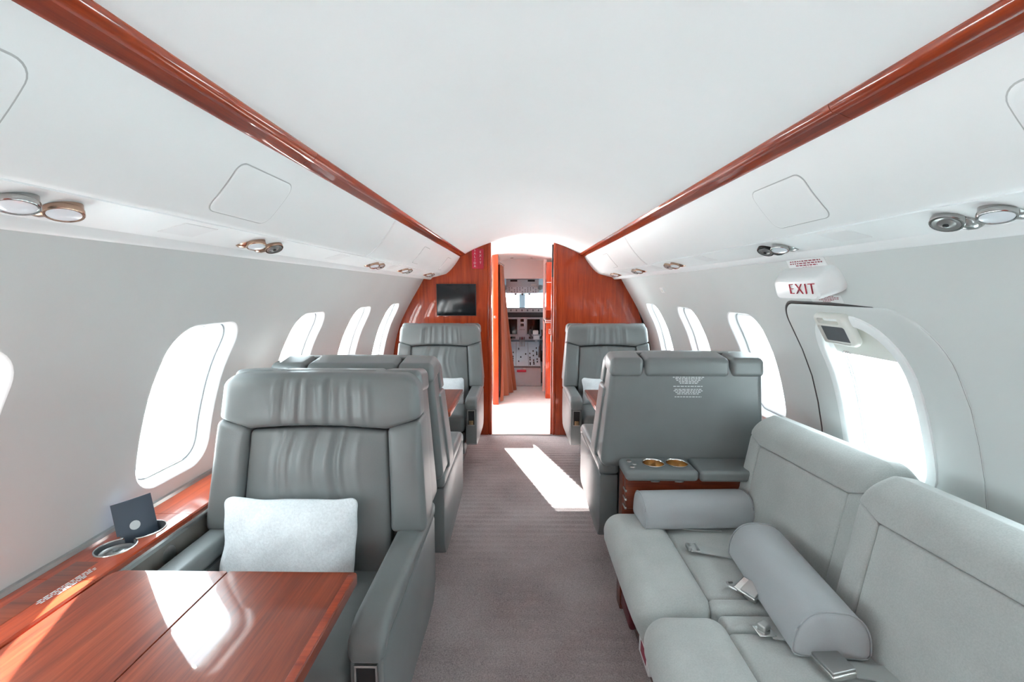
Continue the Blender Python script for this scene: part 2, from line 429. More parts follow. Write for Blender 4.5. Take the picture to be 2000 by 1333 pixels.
def bin_at(s_):
    """point and outward normal on the bin face, s_ 0 at the strip, 1 at the bottom"""
    L = [0]; 
    for p, q in zip(BIN[:-1], BIN[1:]): L.append(L[-1] + math.dist(p, q))
    x = np.interp(s_ * L[-1], L, [p[0] for p in BIN]); z = np.interp(s_ * L[-1], L, [p[1] for p in BIN])
    x2 = np.interp(s_ * L[-1] + .002, L, [p[0] for p in BIN]); z2 = np.interp(s_ * L[-1] + .002, L, [p[1] for p in BIN])
    x1 = np.interp(s_ * L[-1] - .002, L, [p[0] for p in BIN]); z1 = np.interp(s_ * L[-1] - .002, L, [p[1] for p in BIN])
    t_ = Vector((x2 - x1, z2 - z1)).normalized(); return x, z, t_.y, -t_.x
BL = sum(math.dist(p, q) for p, q in zip(BIN[:-1], BIN[1:]))
for side, nm, seam, pan in ((-1, 'left', 1.95, [(1.02, 'l'), (0.428, 'l'), (2.75, 'l'), (3.62, 'l')]), (1, 'right', 2.55, [(1.125, 'r'), (0.506, 'r'), (3.25, 'r')])):
    e = empty('overhead_bin', (side * 0.6, Y0, 1.5), 0, 'long white overhead bin above the %s windows' % nm, 'overhead bin')
    off = T(-side * 0.6, -Y0, -1.5)
    for a_, b_ in ((Y0, seam), (seam, Y1)):
        obj('bin_panel', prism(mir(BIN + [(0.70, 1.50), (0.60, 1.66), (0.55, 1.64)], side), 1, a_ + 0.0012, b_ - 0.0012), 'white', e, off, 30)
    obj('service_panel', prism(mir(PSU + [(0.90, 1.47), (0.90, 1.52), (0.69, 1.50)], side), 1, Y0, Y1), 'white', e, off, 30)
    obj('panel_joint', prism(mir([(0.681, 1.468), (0.686, 1.4675), (0.686, 1.49), (0.681, 1.49)], side), 1, Y0, Y1), 'cgrey', e, off, 30)
    obj('seam_streak', loft([[(side * (x_ + nx_ * o_), seam + dy, z_ + nz_ * o_) for dy, o_ in ((-0.010, -0.002), (-0.008, 0.0022), (0.008, 0.0022), (0.010, -0.002))] for x_, z_, nx_, nz_ in [bin_at(s_) for s_ in np.linspace(0.02, 0.98, 12)]]), 'plastic', e, off, 60)  # white strip added over the joint, shaped to stand for a streak of light
    for yc, kk in pan:
        hw_ = 0.104 if yc < 2 else 0.085; sk = -0.10 * 0
        rings = []
        for g, o_ in ((0.0, -0.001), (-0.0005, 0.0018), (-0.0025, 0.0028), (-0.006, 0.003)):
            rr = rrect(hw_ + g, 0.30 + g / BL * 1.0, 0.001, 1)
            pts = rrect(hw_ + g, BL * 0.285 + g, 0.022, 6, 0, 0, 5)
            rings.append([(lambda q_: (side * (q_[0] + q_[2] * o_), yc + a_, q_[1] + q_[3] * o_))(bin_at(0.54 - b_ / BL)) for a_, b_ in pts])
        vf = loft(rings, caps=False)
        # fill the plate with shrinking rings that follow the curved face
        inner = []
        for s_ in (1.0, 0.75, 0.5, 0.25, 0.02):
            inner.append([(lambda q_: (side * (q_[0] + q_[2] * 0.003), yc + a_ * s_, q_[1] + q_[3] * 0.003))(bin_at(0.54 - b_ * s_ / BL)) for a_, b_ in rrect(hw_ - 0.006, BL * 0.285 - 0.006, 0.022, 6, 0, 0, 5)])
        ap_ = obj('access_gap', loft([[(lambda q_: (side * (q_[0] + q_[2] * o_), yc + a_, q_[1] + q_[3] * o_))(bin_at(0.54 - b_ / BL)) for a_, b_ in rrect(hw_ + g, BL * 0.285 + g, 0.022 + g, 6, 0, 0, 5)] for g, o_ in ((-0.001, -0.001), (-0.001, 0.0009), (0.0022, 0.0009), (0.0024, -0.001))], caps=False), 'gapgrey', e, off, 20)
        obj('access_panel', join(vf, loft(inner, caps=False)), 'white', e, off, 20)
    for yc in ((0.98, 1.78, 2.55, 3.2) if side < 0 else (1.1, 1.9, 2.6, 3.3)):
        pr = [(0.702, 1.4600), (0.735, 1.4518), (0.762, 1.4441)]
        obj('service_cover', loft([[(side * x_, yc + d_, z_ - o_) for d_, o_ in ((-0.05, -0.001), (-0.049, 0.0012), (0.049, 0.0012), (0.05, -0.001))] for x_, z_ in smooth(pr, 4)]), 'plastic', e, off, 30)

# ------------------------------------------------------------------ reading lights and air vents
def fitting(kind, side, y, metal, label):
    x, z = 0.730, 1.4590
    e = empty(kind, (side * x, y, z), 0, label, 'reading light' if kind == 'reading_light' else 'air vent', 'overhead fittings on the %s side' % ('left' if side < 0 else 'right'))
    # short swivelling drum, leaning toward the aisle, with a bullet-shaped pivot outboard
    sw = T(0, 0, -0.004) @ RX(-14) @ RY(side * (14 if kind == 'reading_light' else 26))
    body = [(0.0, 0.016), (0.016, 0.016), (0.0225, 0.012), (0.0235, 0.004), (0.0235, -0.008), (0.0245, -0.009), (0.0245, -0.016), (0.0235, -0.0175), (0.0215, -0.0175), (0.0210, -0.0160), (0.0, -0.0160)]
    obj('barrel', lathe(body, 28), metal, e, sw)
    obj('pivot', lathe([(0.0, 0.0), (0.015, 0.0), (0.0165, 0.010), (0.0155, 0.024), (0.011, 0.034), (0.005, 0.040), (0.0, 0.041)], 18), metal, e, sw @ T(side * 0.010, -0.008, -0.001) @ RX(20) @ RY(side * 84))
    if kind == 'reading_light':
        obj('lens', lathe([(0.0, -0.0155), (0.0205, -0.0158), (0.0205, -0.0165), (0.012, -0.0178), (0.0, -0.0182)], 24), 'lens', e, sw)
    else:
        obj('nozzle', lathe([(0.0, -0.0155), (0.0205, -0.0155), (0.0200, -0.0178), (0.013, -0.0160), (0.0075, -0.0190), (0.0, -0.0195)], 24), 'alu', e, sw)
        obj('nozzle_core', lathe([(0.0, -0.019), (0.0045, -0.0194), (0.0045, -0.0208), (0.0, -0.0212)], 12), 'black', e, sw)
    return e
spots = [('reading_light', -1, 0.642, 'fitmetal', 'chrome reading light at far left edge, nearest the camera'),
         ('reading_light', -1, 0.708, 'bronze', 'copper-toned reading light right of the chrome one at far left'),
         ('reading_light', -1, 1.222, 'bronze', 'copper reading light over the big left window, left of its pair'),
         ('air_vent', -1, 1.305, 'bronze', 'copper air vent over the big left window, right of its pair'),
         ('reading_light', -1, 2.22, 'bronze', 'left-side reading light past the bright streak at the bin seam'),
         ('air_vent', -1, 2.305, 'bronze', 'left-side air vent past the bright streak at the bin seam'),
         ('reading_light', -1, 2.815, 'bronze', 'reading light of second-last pair on the left side'),
         ('air_vent', -1, 2.905, 'bronze', 'air vent of second-last pair on the left side'),
         ('reading_light', -1, 3.57, 'bronze', 'reading light of last left pair before wooden bulkhead'),
         ('air_vent', -1, 3.665, 'bronze', 'air vent of last left pair before wooden bulkhead'),
         ('reading_light', 1, 0.752, 'fitmetal', 'chrome reading light at right edge of frame with frosted lens'),
         ('air_vent', 1, 0.834, 'fitmetal', 'chrome air vent beside the rightmost reading light'),
         ('reading_light', 1, 1.355, 'fitmetal', 'chrome reading light above the white exit sign box'),
         ('air_vent', 1, 1.425, 'black', 'black air vent above the white exit sign box'),
         ('reading_light', 1, 2.245, 'bronze', 'right-side reading light past the exit sign'),
         ('air_vent', 1, 2.335, 'bronze', 'right-side air vent past the exit sign'),
         ('reading_light', 1, 2.91, 'bronze', 'reading light of second-last pair on the right side'),
         ('air_vent', 1, 3.0, 'bronze', 'air vent of second-last pair on the right side'),
         ('reading_light', 1, 3.60, 'bronze', 'reading light of last right pair before wooden bulkhead'),
         ('air_vent', 1, 3.69, 'bronze', 'air vent of last right pair before wooden bulkhead')]
for s_ in spots: fitting(*s_)

# ------------------------------------------------------------------ floor
def carpet():
    xs = np.linspace(-1.03, 1.03, 70); ys = np.arange(Y0, Y1 + 0.001, 0.0075); V, F = [], []
    rnd = random.Random(3); blk = {}
    for y in ys:
        for x in xs:
            bx = math.floor((x + 0.17) / 0.33); by = math.floor((y + 0.11 * bx) / 0.62)
            a_ = blk.setdefault((bx, by), rnd.choice((0.0004, 0.0017, 0.0021)))
            V.append((x, y, -0.0035 + a_ * math.sin(2 * math.pi * y / 0.053)))
    nx = len(xs)
    for j in range(len(ys) - 1):
        for i in range(nx - 1): F.append((j * nx + i, j * nx + i + 1, (j + 1) * nx + i + 1, (j + 1) * nx + i))
    k = len(V)
    return V, F
fl = tag(obj('floor', carpet(), 'carpet', ang=80), 'mauve grey ribbed carpet running down the aisle', 'floor', None, 'structure')
tag(obj('floor_slab', softbox((-1.05, Y0, -0.08), (1.05, Y1, -0.012), 0.002), 'cdark'), 'floor board under the aisle carpet', 'floor', None, 'structure')
tag(obj('wall_back', prism([(x, z) for x, z in ([(-a_, b_) for a_, b_ in WALL[::-1]] + [(-0.5, 1.66), (0, 1.80), (0.5, 1.66)] + WALL)], 1, Y0 - 0.05, Y0), 'woodz', ang=20), 'cherry wood aft bulkhead behind the camera', 'wall', None, 'structure')
tag(obj('apron_ground', softbox((-60, -60, -1.9), (60, 80, -1.7), 0.01), 'concrete'), 'pale concrete apron outside the aircraft', 'ground', None, 'structure')

# ------------------------------------------------------------------ front bulkhead
def ceil_z(x): return 1.782 - 0.55 * x * x
DL, DR = -0.273, 0.277
def bulk_profile(side, edge):
    pts = [(edge, 0.0), (edge, ceil_z(edge) + 0.01)]
    a0 = abs(edge)
    pts += [(side * x, ceil_z(x) + 0.01) for x in np.linspace(a0 + 0.02, 0.50, 8)]
    pts += [(side * 0.58, 1.66), (side * 0.72, 1.52), (side * 0.86, 1.47)]
    pts += [(side * (x + 0.004), z) for x, z in WALL[8::3]]
    if pts[-1][1] > 0.001: pts.append((side * 1.02, 0.0))
    return pts
bl = tag(obj('wall_front_left', prism(bulk_profile(-1, DL - 0.035), 1, Y1, Y1 + 0.045), 'woodz', ang=20), 'glossy cherry wood bulkhead left of the doorway with a screen', 'wall', None, 'structure')
obj('corner_post', softbox((DL - 0.036, Y1 - 0.006, 0), (DL, Y1 + 0.05, ceil_z(DL) + 0.005), 0.012, k=4), 'woodz', bl)
br = tag(obj('wall_front_right', prism(bulk_profile(1, DR + 0.03), 1, Y1, Y1 + 0.045), 'woodz', ang=20), 'glossy cherry wood bulkhead right of the doorway', 'wall', None, 'structure')
obj('corner_post', softbox((DR, Y1 - 0.006, 0), (DR + 0.031, Y1 + 0.05, ceil_z(DR) + 0.005), 0.012, k=4), 'woodz', br)
obj('door_slot', softbox((DR - 0.012, Y1 + 0.01, 1.44), (DR + 0.001, Y1 + 0.05, 1.725), 0.002), 'black', br)
obj('sliding_door_edge', softbox((DR - 0.014, Y1 + 0.012, 0.0), (DR + 0.001, Y1 + 0.05, 1.44), 0.004), 'woodz', br)
obj('door_pull', softbox((DR - 0.017, Y1 + 0.004, 0.86), (DR - 0.009, Y1 + 0.03, 0.92), 0.003), 'chrome', br)
# wall screen
e = empty('wall_screen', (-0.584, Y1, 1.097), 0, 'flat black television screen mounted on left wooden bulkhead', 'television')
obj('frame', join(softbox((-0.176, -0.016, 0), (0.176, 0.001, 0.006), 0.002), softbox((-0.176, -0.016, 0.277), (0.176, 0.001, 0.283), 0.002), softbox((-0.176, -0.016, 0), (-0.170, 0.001, 0.283), 0.002), softbox((0.170, -0.016, 0), (0.176, 0.001, 0.283), 0.002)), 'black', e)
obj('screen', softbox((-0.171, -0.013, 0.005), (0.171, 0.0, 0.278), 0.002), 'screen', e)
# red sign
e = empty('exit_placard', (-0.389, Y1, 1.514), 0, 'small red SALIDA and EXIT sign on left wooden bulkhead', 'sign')
obj('plate', softbox((-0.052, -0.010, 0), (-0.002, 0.0, 0.176), 0.003), 'redp', e)
obj('plate', softbox((-0.002, -0.010, -0.004), (0.050, 0.0, 0.172), 0.003), 'redd', e)
for i, ch in enumerate('SALIDA'):
    text('letter', ch, 0.027, 'print_w', e, T(-0.027, -0.0105, 0.158 - i * 0.0275) @ RX(90))
for i, ch in enumerate('EXIT'):
    text('letter', ch, 0.027, 'print_w', e, T(0.022, -0.0105, 0.143 - i * 0.031) @ RX(90))

# ------------------------------------------------------------------ vestibule and cockpit shell
YC = 7.75
fv = tag(obj('floor_vestibule', softbox((-1.06, Y1, -0.05), (1.06, 6.22, -0.001), 0.002), 'vinyl'), 'bright pale floor of the entry beyond the doorway', 'floor', None, 'structure')
obj('threshold', softbox((DL, Y1 - 0.008, -0.004), (DR, Y1 + 0.012, 0.004), 0.002), 'alu', fv)
tag(obj('floor_cockpit', softbox((-1.06, 6.22, -0.05), (1.06, YC, -0.003), 0.002), 'cgrey'), 'grey cockpit floor at the far end', 'floor', None, 'structure')
cp2 = [(x, 1.765 - 0.30 * x * x) for x in np.linspace(-0.75, 0.75, 31)]
rings = [[(x, y, z - dz) for x, z in cp2] + [(x, y, z - dz + 0.03) for x, z in cp2[::-1]] for y, dz in ((Y1 + 0.02, -0.006), (4.9, 0.014), (5.4, 0.020), (6.25, 0.024))]
vc = tag(obj('ceiling_vestibule', loft(rings), 'white', ang=25), 'bright white vaulted ceiling over the entry beyond the doorway', 'ceiling', None, 'structure')
for x in (-0.12, 0.14):
    obj('downlight', lathe([(0.0, 0.004), (0.022, 0.004), (0.022, -0.002), (0.016, -0.003), (0.014, 0.001), (0, 0.001)], 20), 'cdark', vc, T(x, 5.95, 1.738))
obj('hatch_line', softbox((0.03, 4.62, 1.748), (0.20, 4.625, 1.752), 0.001), 'cgrey', vc)
# upper outer fillers that close the vestibule shell
tag(obj('wall_vestibule_right', prism([(0.72, 1.64), (0.95, 1.40), (1.08, 1.0), (1.10, 0.6), (1.05, 0.0), (1.12, 0.0), (1.17, 0.6), (1.15, 1.0), (1.0, 1.45), (0.75, 1.70)], 1, Y1, 6.3), 'white', ang=20), 'right side wall of the entry behind the galley', 'wall', None, 'structure')
tag(obj('wall_vestibule_left', prism([(-0.72, 1.64), (-0.95, 1.40), (-1.08, 1.0), (-1.10, 0.6), (-1.05, 0.0), (-1.12, 0.0), (-1.17, 0.6), (-1.15, 1.0), (-1.0, 1.45), (-0.75, 1.70)], 1, 5.2, 5.9), 'white', ang=20), 'left side wall of the entry next to the open cabin door', 'wall', None, 'structure')
# the open entry door, daylight comes through here
tag(obj('trim_3', softbox((-1.16, Y1, 1.74), (-0.70, YC, 1.80), 0.01), 'white'), 'white lintel above the open entry door', 'trim', None, 'structure')
portal((-1.12, 6.8, 0.85), (0, R(-90), 0), 1.7, 1.7)
portal((-1.12, 4.65, 0.85), (0, R(-90), 0), 1.7, 1.05)
# hinged partition panel, curtain
e = empty('partition_panel', (-0.297, 5.17, 0), 0, 'upright glossy wood partition edge just inside the doorway', 'partition')
obj('panel', softbox((-0.034, 0.0, 0.0), (0.034, 0.62, 1.735), 0.012), 'woodz', e)
obj('edge_band', softbox((-0.020, -0.004, 0.0), (0.036, 0.010, 1.735), 0.003), 'woodz', e)
obj('latch', softbox((-0.012, -0.010, 1.01), (0.010, 0.0, 1.035), 0.003), 'chrome', e)
e = empty('curtain', (-0.24, 5.25, 0.0), 0, 'rust coloured drawn-back curtain hanging beside the wooden partition', 'curtain')
rings = []
for i in range(15):
    h = i / 14; z = 0.02 + 1.60 * h; ring = []
    for j in range(61):
        t_ = j / 60; fl_ = (1 - h) ** 1.3
        ring.append((-0.012 + (0.145 * fl_ + 0.022) * t_ ** 1.3 + (0.014 + 0.022 * fl_) * (math.sin(2 * math.pi * 3.1 * t_ + 0.9 * math.sin(2.5 * h)) + 0.45 * math.sin(2 * math.pi * 5.3 * t_ + 1.7 * h + 0.6)), 0.62 * t_ + 0.06 * fl_ * t_, z + 0.012 * math.sin(5 * t_) * (1 - h)))
    rings.append(ring)
rb = [[(x - 0.004, y, z) for x, y, z in r_[::-1]] for r_ in rings]
obj('cloth', loft([a_ + b_ for a_, b_ in zip(rings, rb)]), 'curtain', e, None, 70)
obj('rail', tube([(-0.01, -0.02, 1.64), (0.02, 0.68, 1.64)], 0.008), 'alu', e)
# unseen boxes behind the partition, added to cut the sun patch's far and near edges
e = empty('sun_patch_blocker', (-0.74, 5.62, 0), 0, 'unseen white boxes added by the entry door to shape the aisle sun patch', 'light blocker')
obj('body', softbox((-0.31, -0.26, 0), (0.31, 0.26, 0.55), 0.01), 'white', e); obj('top', softbox((-0.32, -0.27, 0.55), (0.32, 0.27, 0.58), 0.008), 'woodx', e); obj('upper_blocker', softbox((-0.36, -0.26, 1.115), (0.31, 0.26, 1.72), 0.01), 'white', e); obj('side_panel', softbox((-0.36, -0.26, 0.0), (-0.32, 0.26, 1.2), 0.01), 'white', e)
# galley on the right
e = empty('galley_cabinet', (0.30, 5.48, 0), 0, 'tall red-brown wood galley cabinet on the right beyond the doorway', 'cabinet')
obj('lower_cabinet', softbox((0.0, 0.0, 0.0), (0.70, 0.40, 0.93), 0.008), 'woodz', e)
obj('counter', softbox((-0.012, -0.012, 0.93), (0.70, 0.42, 0.965), 0.006), 'chrome', e)
obj('back_panel', softbox((0.02, 0.36, 0.965), (0.70, 0.40, 1.1), 0.004), 'woodz', e)
up = obj('upper_cabinet', softbox((0.0, 0.03, 1.08), (0.70, 0.40, 1.66), 0.008), 'woodz', e)
obj('door_gap', softbox((0.005, 0.028, 1.415), (0.08, 0.032, 1.421), 0.001), 'print_w', up)
obj('side_post', softbox((-0.016, 0.395, 0.0), (0.03, 0.43, 1.72), 0.004), 'plastic', e)
lo_ = obj('lower_door', softbox((0.02, -0.012, 0.06), (0.68, 0.002, 0.90), 0.006), 'woodz', e)
obj('handle', softbox((0.035, -0.022, 0.80), (0.055, -0.01, 0.86), 0.003), 'chrome', lo_)
# cockpit walls
tag(obj('wall_cockpit_header', softbox((-0.42, 6.20, 1.478), (0.95, 6.235, 1.80), 0.004), 'white'), 'pale header panel above the cockpit entrance', 'wall', None, 'structure')
tag(obj('wall_cockpit_right', softbox((0.95, 6.25, 0), (1.0, YC, 1.75), 0.01), 'cgrey'), 'grey right side wall of the cockpit', 'wall', None, 'structure')
tag(obj('wall_cockpit_left', softbox((-0.46, 5.82, 0), (-0.42, YC, 1.73), 0.004), 'cgrey'), 'grey left side wall of the cockpit passage behind the curtain', 'wall', None, 'structure')
tag(obj('ceiling_cockpit', softbox((-0.46, 6.24, 1.60), (1.0, YC, 1.66), 0.01), 'cgrey'), 'grey ceiling of the cockpit above the overhead switches', 'ceiling', None, 'structure')
wf = tag(obj('wall_cockpit_nose', join(softbox((-0.46, 7.66, 0), (1.0, YC, 1.015), 0.01), softbox((-0.46, 7.66, 1.275), (1.0, YC, 1.66), 0.01), softbox((0.62, 7.66, 1.0), (1.0, YC, 1.3), 0.01)), 'cgrey'), 'grey nose wall around the windshield', 'wall', None, 'structure')
ew = empty('window_30', (0.03, 7.7, 1.14), 0, 'two-pane cockpit windshield at the far end', 'window'); ew['kind'] = 'structure'
obj('centre_post', softbox((-0.048, -0.05, -0.13), (0.048, 0.03, 0.14), 0.01), 'cgrey', ew)
for s_ in (-1, 1):
    obj('pane', softbox((0.045 if s_ > 0 else -0.45, 0.0, -0.13), (0.60 if s_ > 0 else -0.045, 0.006, 0.14), 0.002), 'pane', ew)
portal((0.03, 7.76, 1.145), (R(-90), 0, 0), 1.2, 0.24)

# ------------------------------------------------------------------ cockpit equipment
e = empty('overhead_switch_panel', (0.025, 6.55, 1.27), 0, 'grey overhead switch panel hanging above the windshield', 'control panel')
obj('housing', prism([(0.0, 0.02), (0.0, 0.205), (0.60, 0.30), (0.60, 0.06), (0.30, 0.0)], 0, -0.235, 0.235), 'cgrey', e)
sw = obj('switch_face', prism([(-0.004, 0.015), (-0.006, 0.10), (0.28, 0.018), (0.28, -0.006)], 0, -0.215, 0.215), 'clight', e)
for s_ in (-0.125, 0.125): obj('vent_slot', softbox((s_ - 0.05, -0.006, 0.175), (s_ + 0.05, 0.004, 0.20), 0.003), 'black', e)
for k in range(11):
    for j in range(3):
        x = -0.19 + 0.038 * k
        obj('switch', softbox((x - 0.006, -0.014 + 0.0 * j, 0.025 + 0.027 * j), (x + 0.006, 0.002, 0.037 + 0.027 * j), 0.002, k=1), 'print_w' if (k * 3 + j) % 4 == 0 else 'black', sw)
obj('placard', softbox((0.12, -0.012, 0.115), (0.20, 0.0, 0.14), 0.001), 'print_w', e)
obj('placard', softbox((0.17, -0.012, 0.085), (0.20, 0.0, 0.105), 0.001), 'print_w', e)
for s_ in (-1, 1): obj('spot_lamp', lathe([(0, 0.03), (0.03, 0.03), (0.036, 0.0), (0.03, -0.02), (0, -0.02)], 16), 'alu', e, T(s_ * 0.255, -0.01, 0.09) @ RX(70))
for s_ in (-0.1, 0.0, 0.1): obj('lower_knob', lathe([(0, 0.01), (0.014, 0.01), (0.012, -0.015), (0, -0.015)], 10), 'cdark', e, T(s_, 0.1, -0.004))

e = empty('instrument_panel', (0.025, 7.05, 0.55), 0, 'cockpit instrument panel with two large dark displays', 'instrument panel')
obj('panel', softbox((-0.43, 0.0, 0.0), (0.62, 0.05, 0.36), 0.008), 'clight', e)
for s_ in (-1, 1):
    sc = obj('display_frame', softbox((s_ * 0.175 - 0.115, -0.012, 0.075), (s_ * 0.175 + 0.115, 0.004, 0.345), 0.006), 'cgrey', e)
    obj('display', softbox((s_ * 0.175 - 0.098, -0.016, 0.095), (s_ * 0.175 + 0.098, -0.008, 0.328), 0.003), 'screen', sc)
    obj('lower_display', softbox((s_ * 0.165 - 0.06, -0.012, 0.022), (s_ * 0.165 + 0.06, 0.004, 0.055), 0.003), 'screen', e)
for z in (0.285, 0.215): obj('small_gauge', softbox((-0.026, -0.012, z), (0.026, 0.004, z + 0.045), 0.003), 'screen', e)
for k in range(4): obj('knob', lathe([(0, 0.006), (0.006, 0.006), (0.005, -0.012), (0, -0.012)], 10), 'cdark', e, T(-0.03 + 0.02 * k, -0.004, 0.165) @ RX(90))
e = empty('glareshield', (0.025, 6.95, 0.905), 0, 'dark glareshield with a row of small buttons below windshield', 'control panel')
obj('hood', prism([(0.0, 0.08), (0.02, 0.155), (0.55, 0.12), (0.60, 0.05), (0.10, 0.0)], 0, -0.43, 0.62), 'cdark', e)
fc = obj('button_face', softbox((-0.42, -0.006, 0.083), (0.60, 0.02, 0.148), 0.004), 'cgrey', e)
for k in range(21): obj('button', softbox((-0.29 + 0.028 * k, -0.016, 0.10), (-0.278 + 0.028 * k, -0.004, 0.125 if k % 3 else 0.135), 0.002, k=1), 'print_w' if k % 3 != 1 else 'black', fc)

e = empty('centre_pedestal', (0.022, 6.2, 0.0), 0, 'grey centre pedestal with knobs and throttle levers in cockpit', 'control pedestal')
obj('base', softbox((-0.26, 0.0, 0.0), (0.26, 0.70, 0.27), 0.01), 'cgrey', e)
slope = math.degrees(math.atan2(0.26, 0.66))
tp = obj('top_face', xf(softbox((-0.255, 0.0, -0.03), (0.255, 0.72, 0.0), 0.006), T(0, -0.01, 0.285) @ RX(slope)), 'clight', e)
mt = T(0, -0.01, 0.285) @ RX(slope)
for x in (-0.087, 0.087): obj('panel_gap', softbox((x - 0.0025, 0.01, -0.002), (x + 0.0025, 0.70, 0.0012), 0.0005), 'cdark', tp, mt)
rnd = random.Random(11)
for k in range(34):
    x = rnd.choice((-0.22, -0.18, -0.13, -0.05, -0.02, 0.02, 0.05, 0.11, 0.16, 0.21)); y = 0.03 + 0.5 * (k / 34.0)
    obj('knob', lathe([(0, 0), (0.009, 0), (0.008, 0.018), (0, 0.02)], 9), 'black' if k % 3 else 'cdark', tp, mt @ T(x, y, 0))
for x in (-0.03, 0.0, 0.03):
    lv = obj('throttle_lever', softbox((x - 0.006, 0.56, 0.0), (x + 0.006, 0.575, 0.13), 0.003), 'alu', tp, mt)
    obj('lever_grip', softbox((x - 0.012, 0.545, 0.12), (x + 0.012, 0.59, 0.15), 0.006), 'maroon' if x == 0 else 'cdark', lv, mt)
obj('red_handle', softbox((-0.075, -0.02, 0.20), (0.055, 0.0, 0.235), 0.008), 'redp', e)
obj('red_tag', softbox((0.01, -0.022, 0.235), (0.05, 0.0, 0.255), 0.004), 'print_w', e)
obj('foot_rail', softbox((-0.23, -0.012, 0.262), (0.25, 0.004, 0.285), 0.005), 'cdark', e)
e = empty('control_yoke', (0.235, 6.75, 0.0), 0, 'white control yoke right of the pedestal in cockpit', 'yoke')
obj('column', tube([(0.0, 0.10, 0.545), (0.0, 0.07, 0.58), (0.0, 0.03, 0.62)], 0.02), 'clight', e)
obj('wheel', tube([(-0.085, 0, 0.74), (-0.095, 0, 0.68), (-0.07, 0, 0.62), (0.07, 0, 0.62), (0.095, 0, 0.68), (0.085, 0, 0.74)], 0.02), 'cdark', e)
obj('hub', softbox((-0.05, -0.03, 0.585), (0.05, 0.04, 0.66), 0.02), 'clight', e)
obj('grip', softbox((-0.055, -0.05, 0.665), (0.03, -0.01, 0.735), 0.018), 'plastic', e)
e = empty('pilot_seat', (0.40, 6.42, 0.0), 0, 'dark pilot seat edge right of the cockpit pedestal', 'seat')
obj('cushion', softbox((-0.12, 0.0, 0.30), (0.30, 0.42, 0.42), 0.04), 'cdark', e)
obj('arm_frame', tube([(-0.125, -0.02, 0.06), (-0.135, 0.0, 0.30), (-0.125, 0.02, 0.52), (-0.10, 0.10, 0.60)], 0.018), 'cdark', e)
obj('backrest', softbox((-0.06, -0.10, 0.40), (0.34, 0.02, 1.0), 0.05), 'cdark', e)
obj('foot', softbox((-0.16, -0.02, 0.0), (0.28, 0.35, 0.10), 0.02), 'cdark', e)
obj('pedestal_leg', softbox((-0.02, 0.05, 0.08), (0.2, 0.3, 0.31), 0.02), 'cdark', e)

# ------------------------------------------------------------------ emergency hatch, exit sign, placards on the right wall
hy, hz = 1.425, 0.79
def hatch_pts(g): return rrect(0.312 + g, 0.488 + g, [0.075 + g, 0.155 + g, 0.08 + g, 0.08 + g], 10, 0, 0, 7)
hd = empty('door_1', wp(1, hy, hz), 0, 'white emergency exit hatch around the right window behind the sofa', 'door'); hd['kind'] = 'structure'
inv = T(*[-q_ for q_ in wp(1, hy, hz)])
opn = opening(0.012, 10)
hp = hatch_pts(0)
op_abs = [(hy + (1.43 - hy) + a_, ZC + b_) for a_, b_ in opn]
ha = [(hy + a_, hz + b_) for a_, b_ in hp]
# align start points by angle around the window centre
rings = []
for t_, off in ((0.0, 0.0), (0.03, -0.004), (0.25, -0.0045), (0.5, -0.005), (0.75, -0.005), (0.96, -0.005), (0.99, -0.0035), (1.0, 0.0)):
    rings.append([wp(1, a_ * (1 - t_) + c_ * t_, b_ * (1 - t_) + d_ * t_, off) for (a_, b_), (c_, d_) in zip(op_abs, ha)])
obj('hatch_panel', loft(rings, caps=False), 'wall', hd, inv, 50)
def gapw(a_, b_): return 1.0 if a_ > 0.05 else max(0.0, 1.0 - (0.05 - a_) / 0.20)
def gap_ring(f_, o_):
    return [wp(1, hy + a_ + (c_ - a_) * f_ * gapw(a_, b_), hz + b_ + (d_ - b_) * f_ * gapw(a_, b_), o_) for (a_, b_), (c_, d_) in zip(hatch_pts(-0.001), hatch_pts(0.0095))]
obj('hatch_gap', loft([gap_ring(f_, o_) for f_, o_ in ((0, -0.001), (0.1, -0.0030), (0.85, -0.0030), (1.0, -0.0005))], caps=False), 'black', hd, inv, 60)
# raised window surround
def sur(g): return rrect(HW + g, HH + g, [0.10 + g, 0.13 + g, 0.09 + g, 0.09 + g], 9, 0, 0, 7)
obj('surround', loft([[wp(1, 1.43 + a_, ZC + b_ + 0.004, o_) for a_, b_ in sur(g)] for g, o_ in ((0.036, -0.004), (0.034, -0.010), (0.028, -0.012), (0.008, -0.0115), (0.002, -0.008), (-0.002, 0.004))], caps=False), 'white', hd, inv, 50)
# half drawn shade: a slightly bowed plate inside the window recess
def shade(o_, g):
    pts = [p for p in opening(g) if p[1] > 0.145]; pts.sort(key=lambda p: math.atan2(p[1] - 0.1, p[0]))
    return [(HW + g - 0.002, 0.142)] + pts + [(-(HW + g) + 0.002, 0.142)]
s1 = [wp(1, 1.43 + a_, ZC + b_, 0.018) for a_, b_ in shade(0, -0.006)]
s2 = [wp(1, 1.43 + a_, ZC + b_, 0.023) for a_, b_ in shade(0, -0.006)]
obj('window_shade', loft([s1, s2]), 'cream', hd, inv, 30)
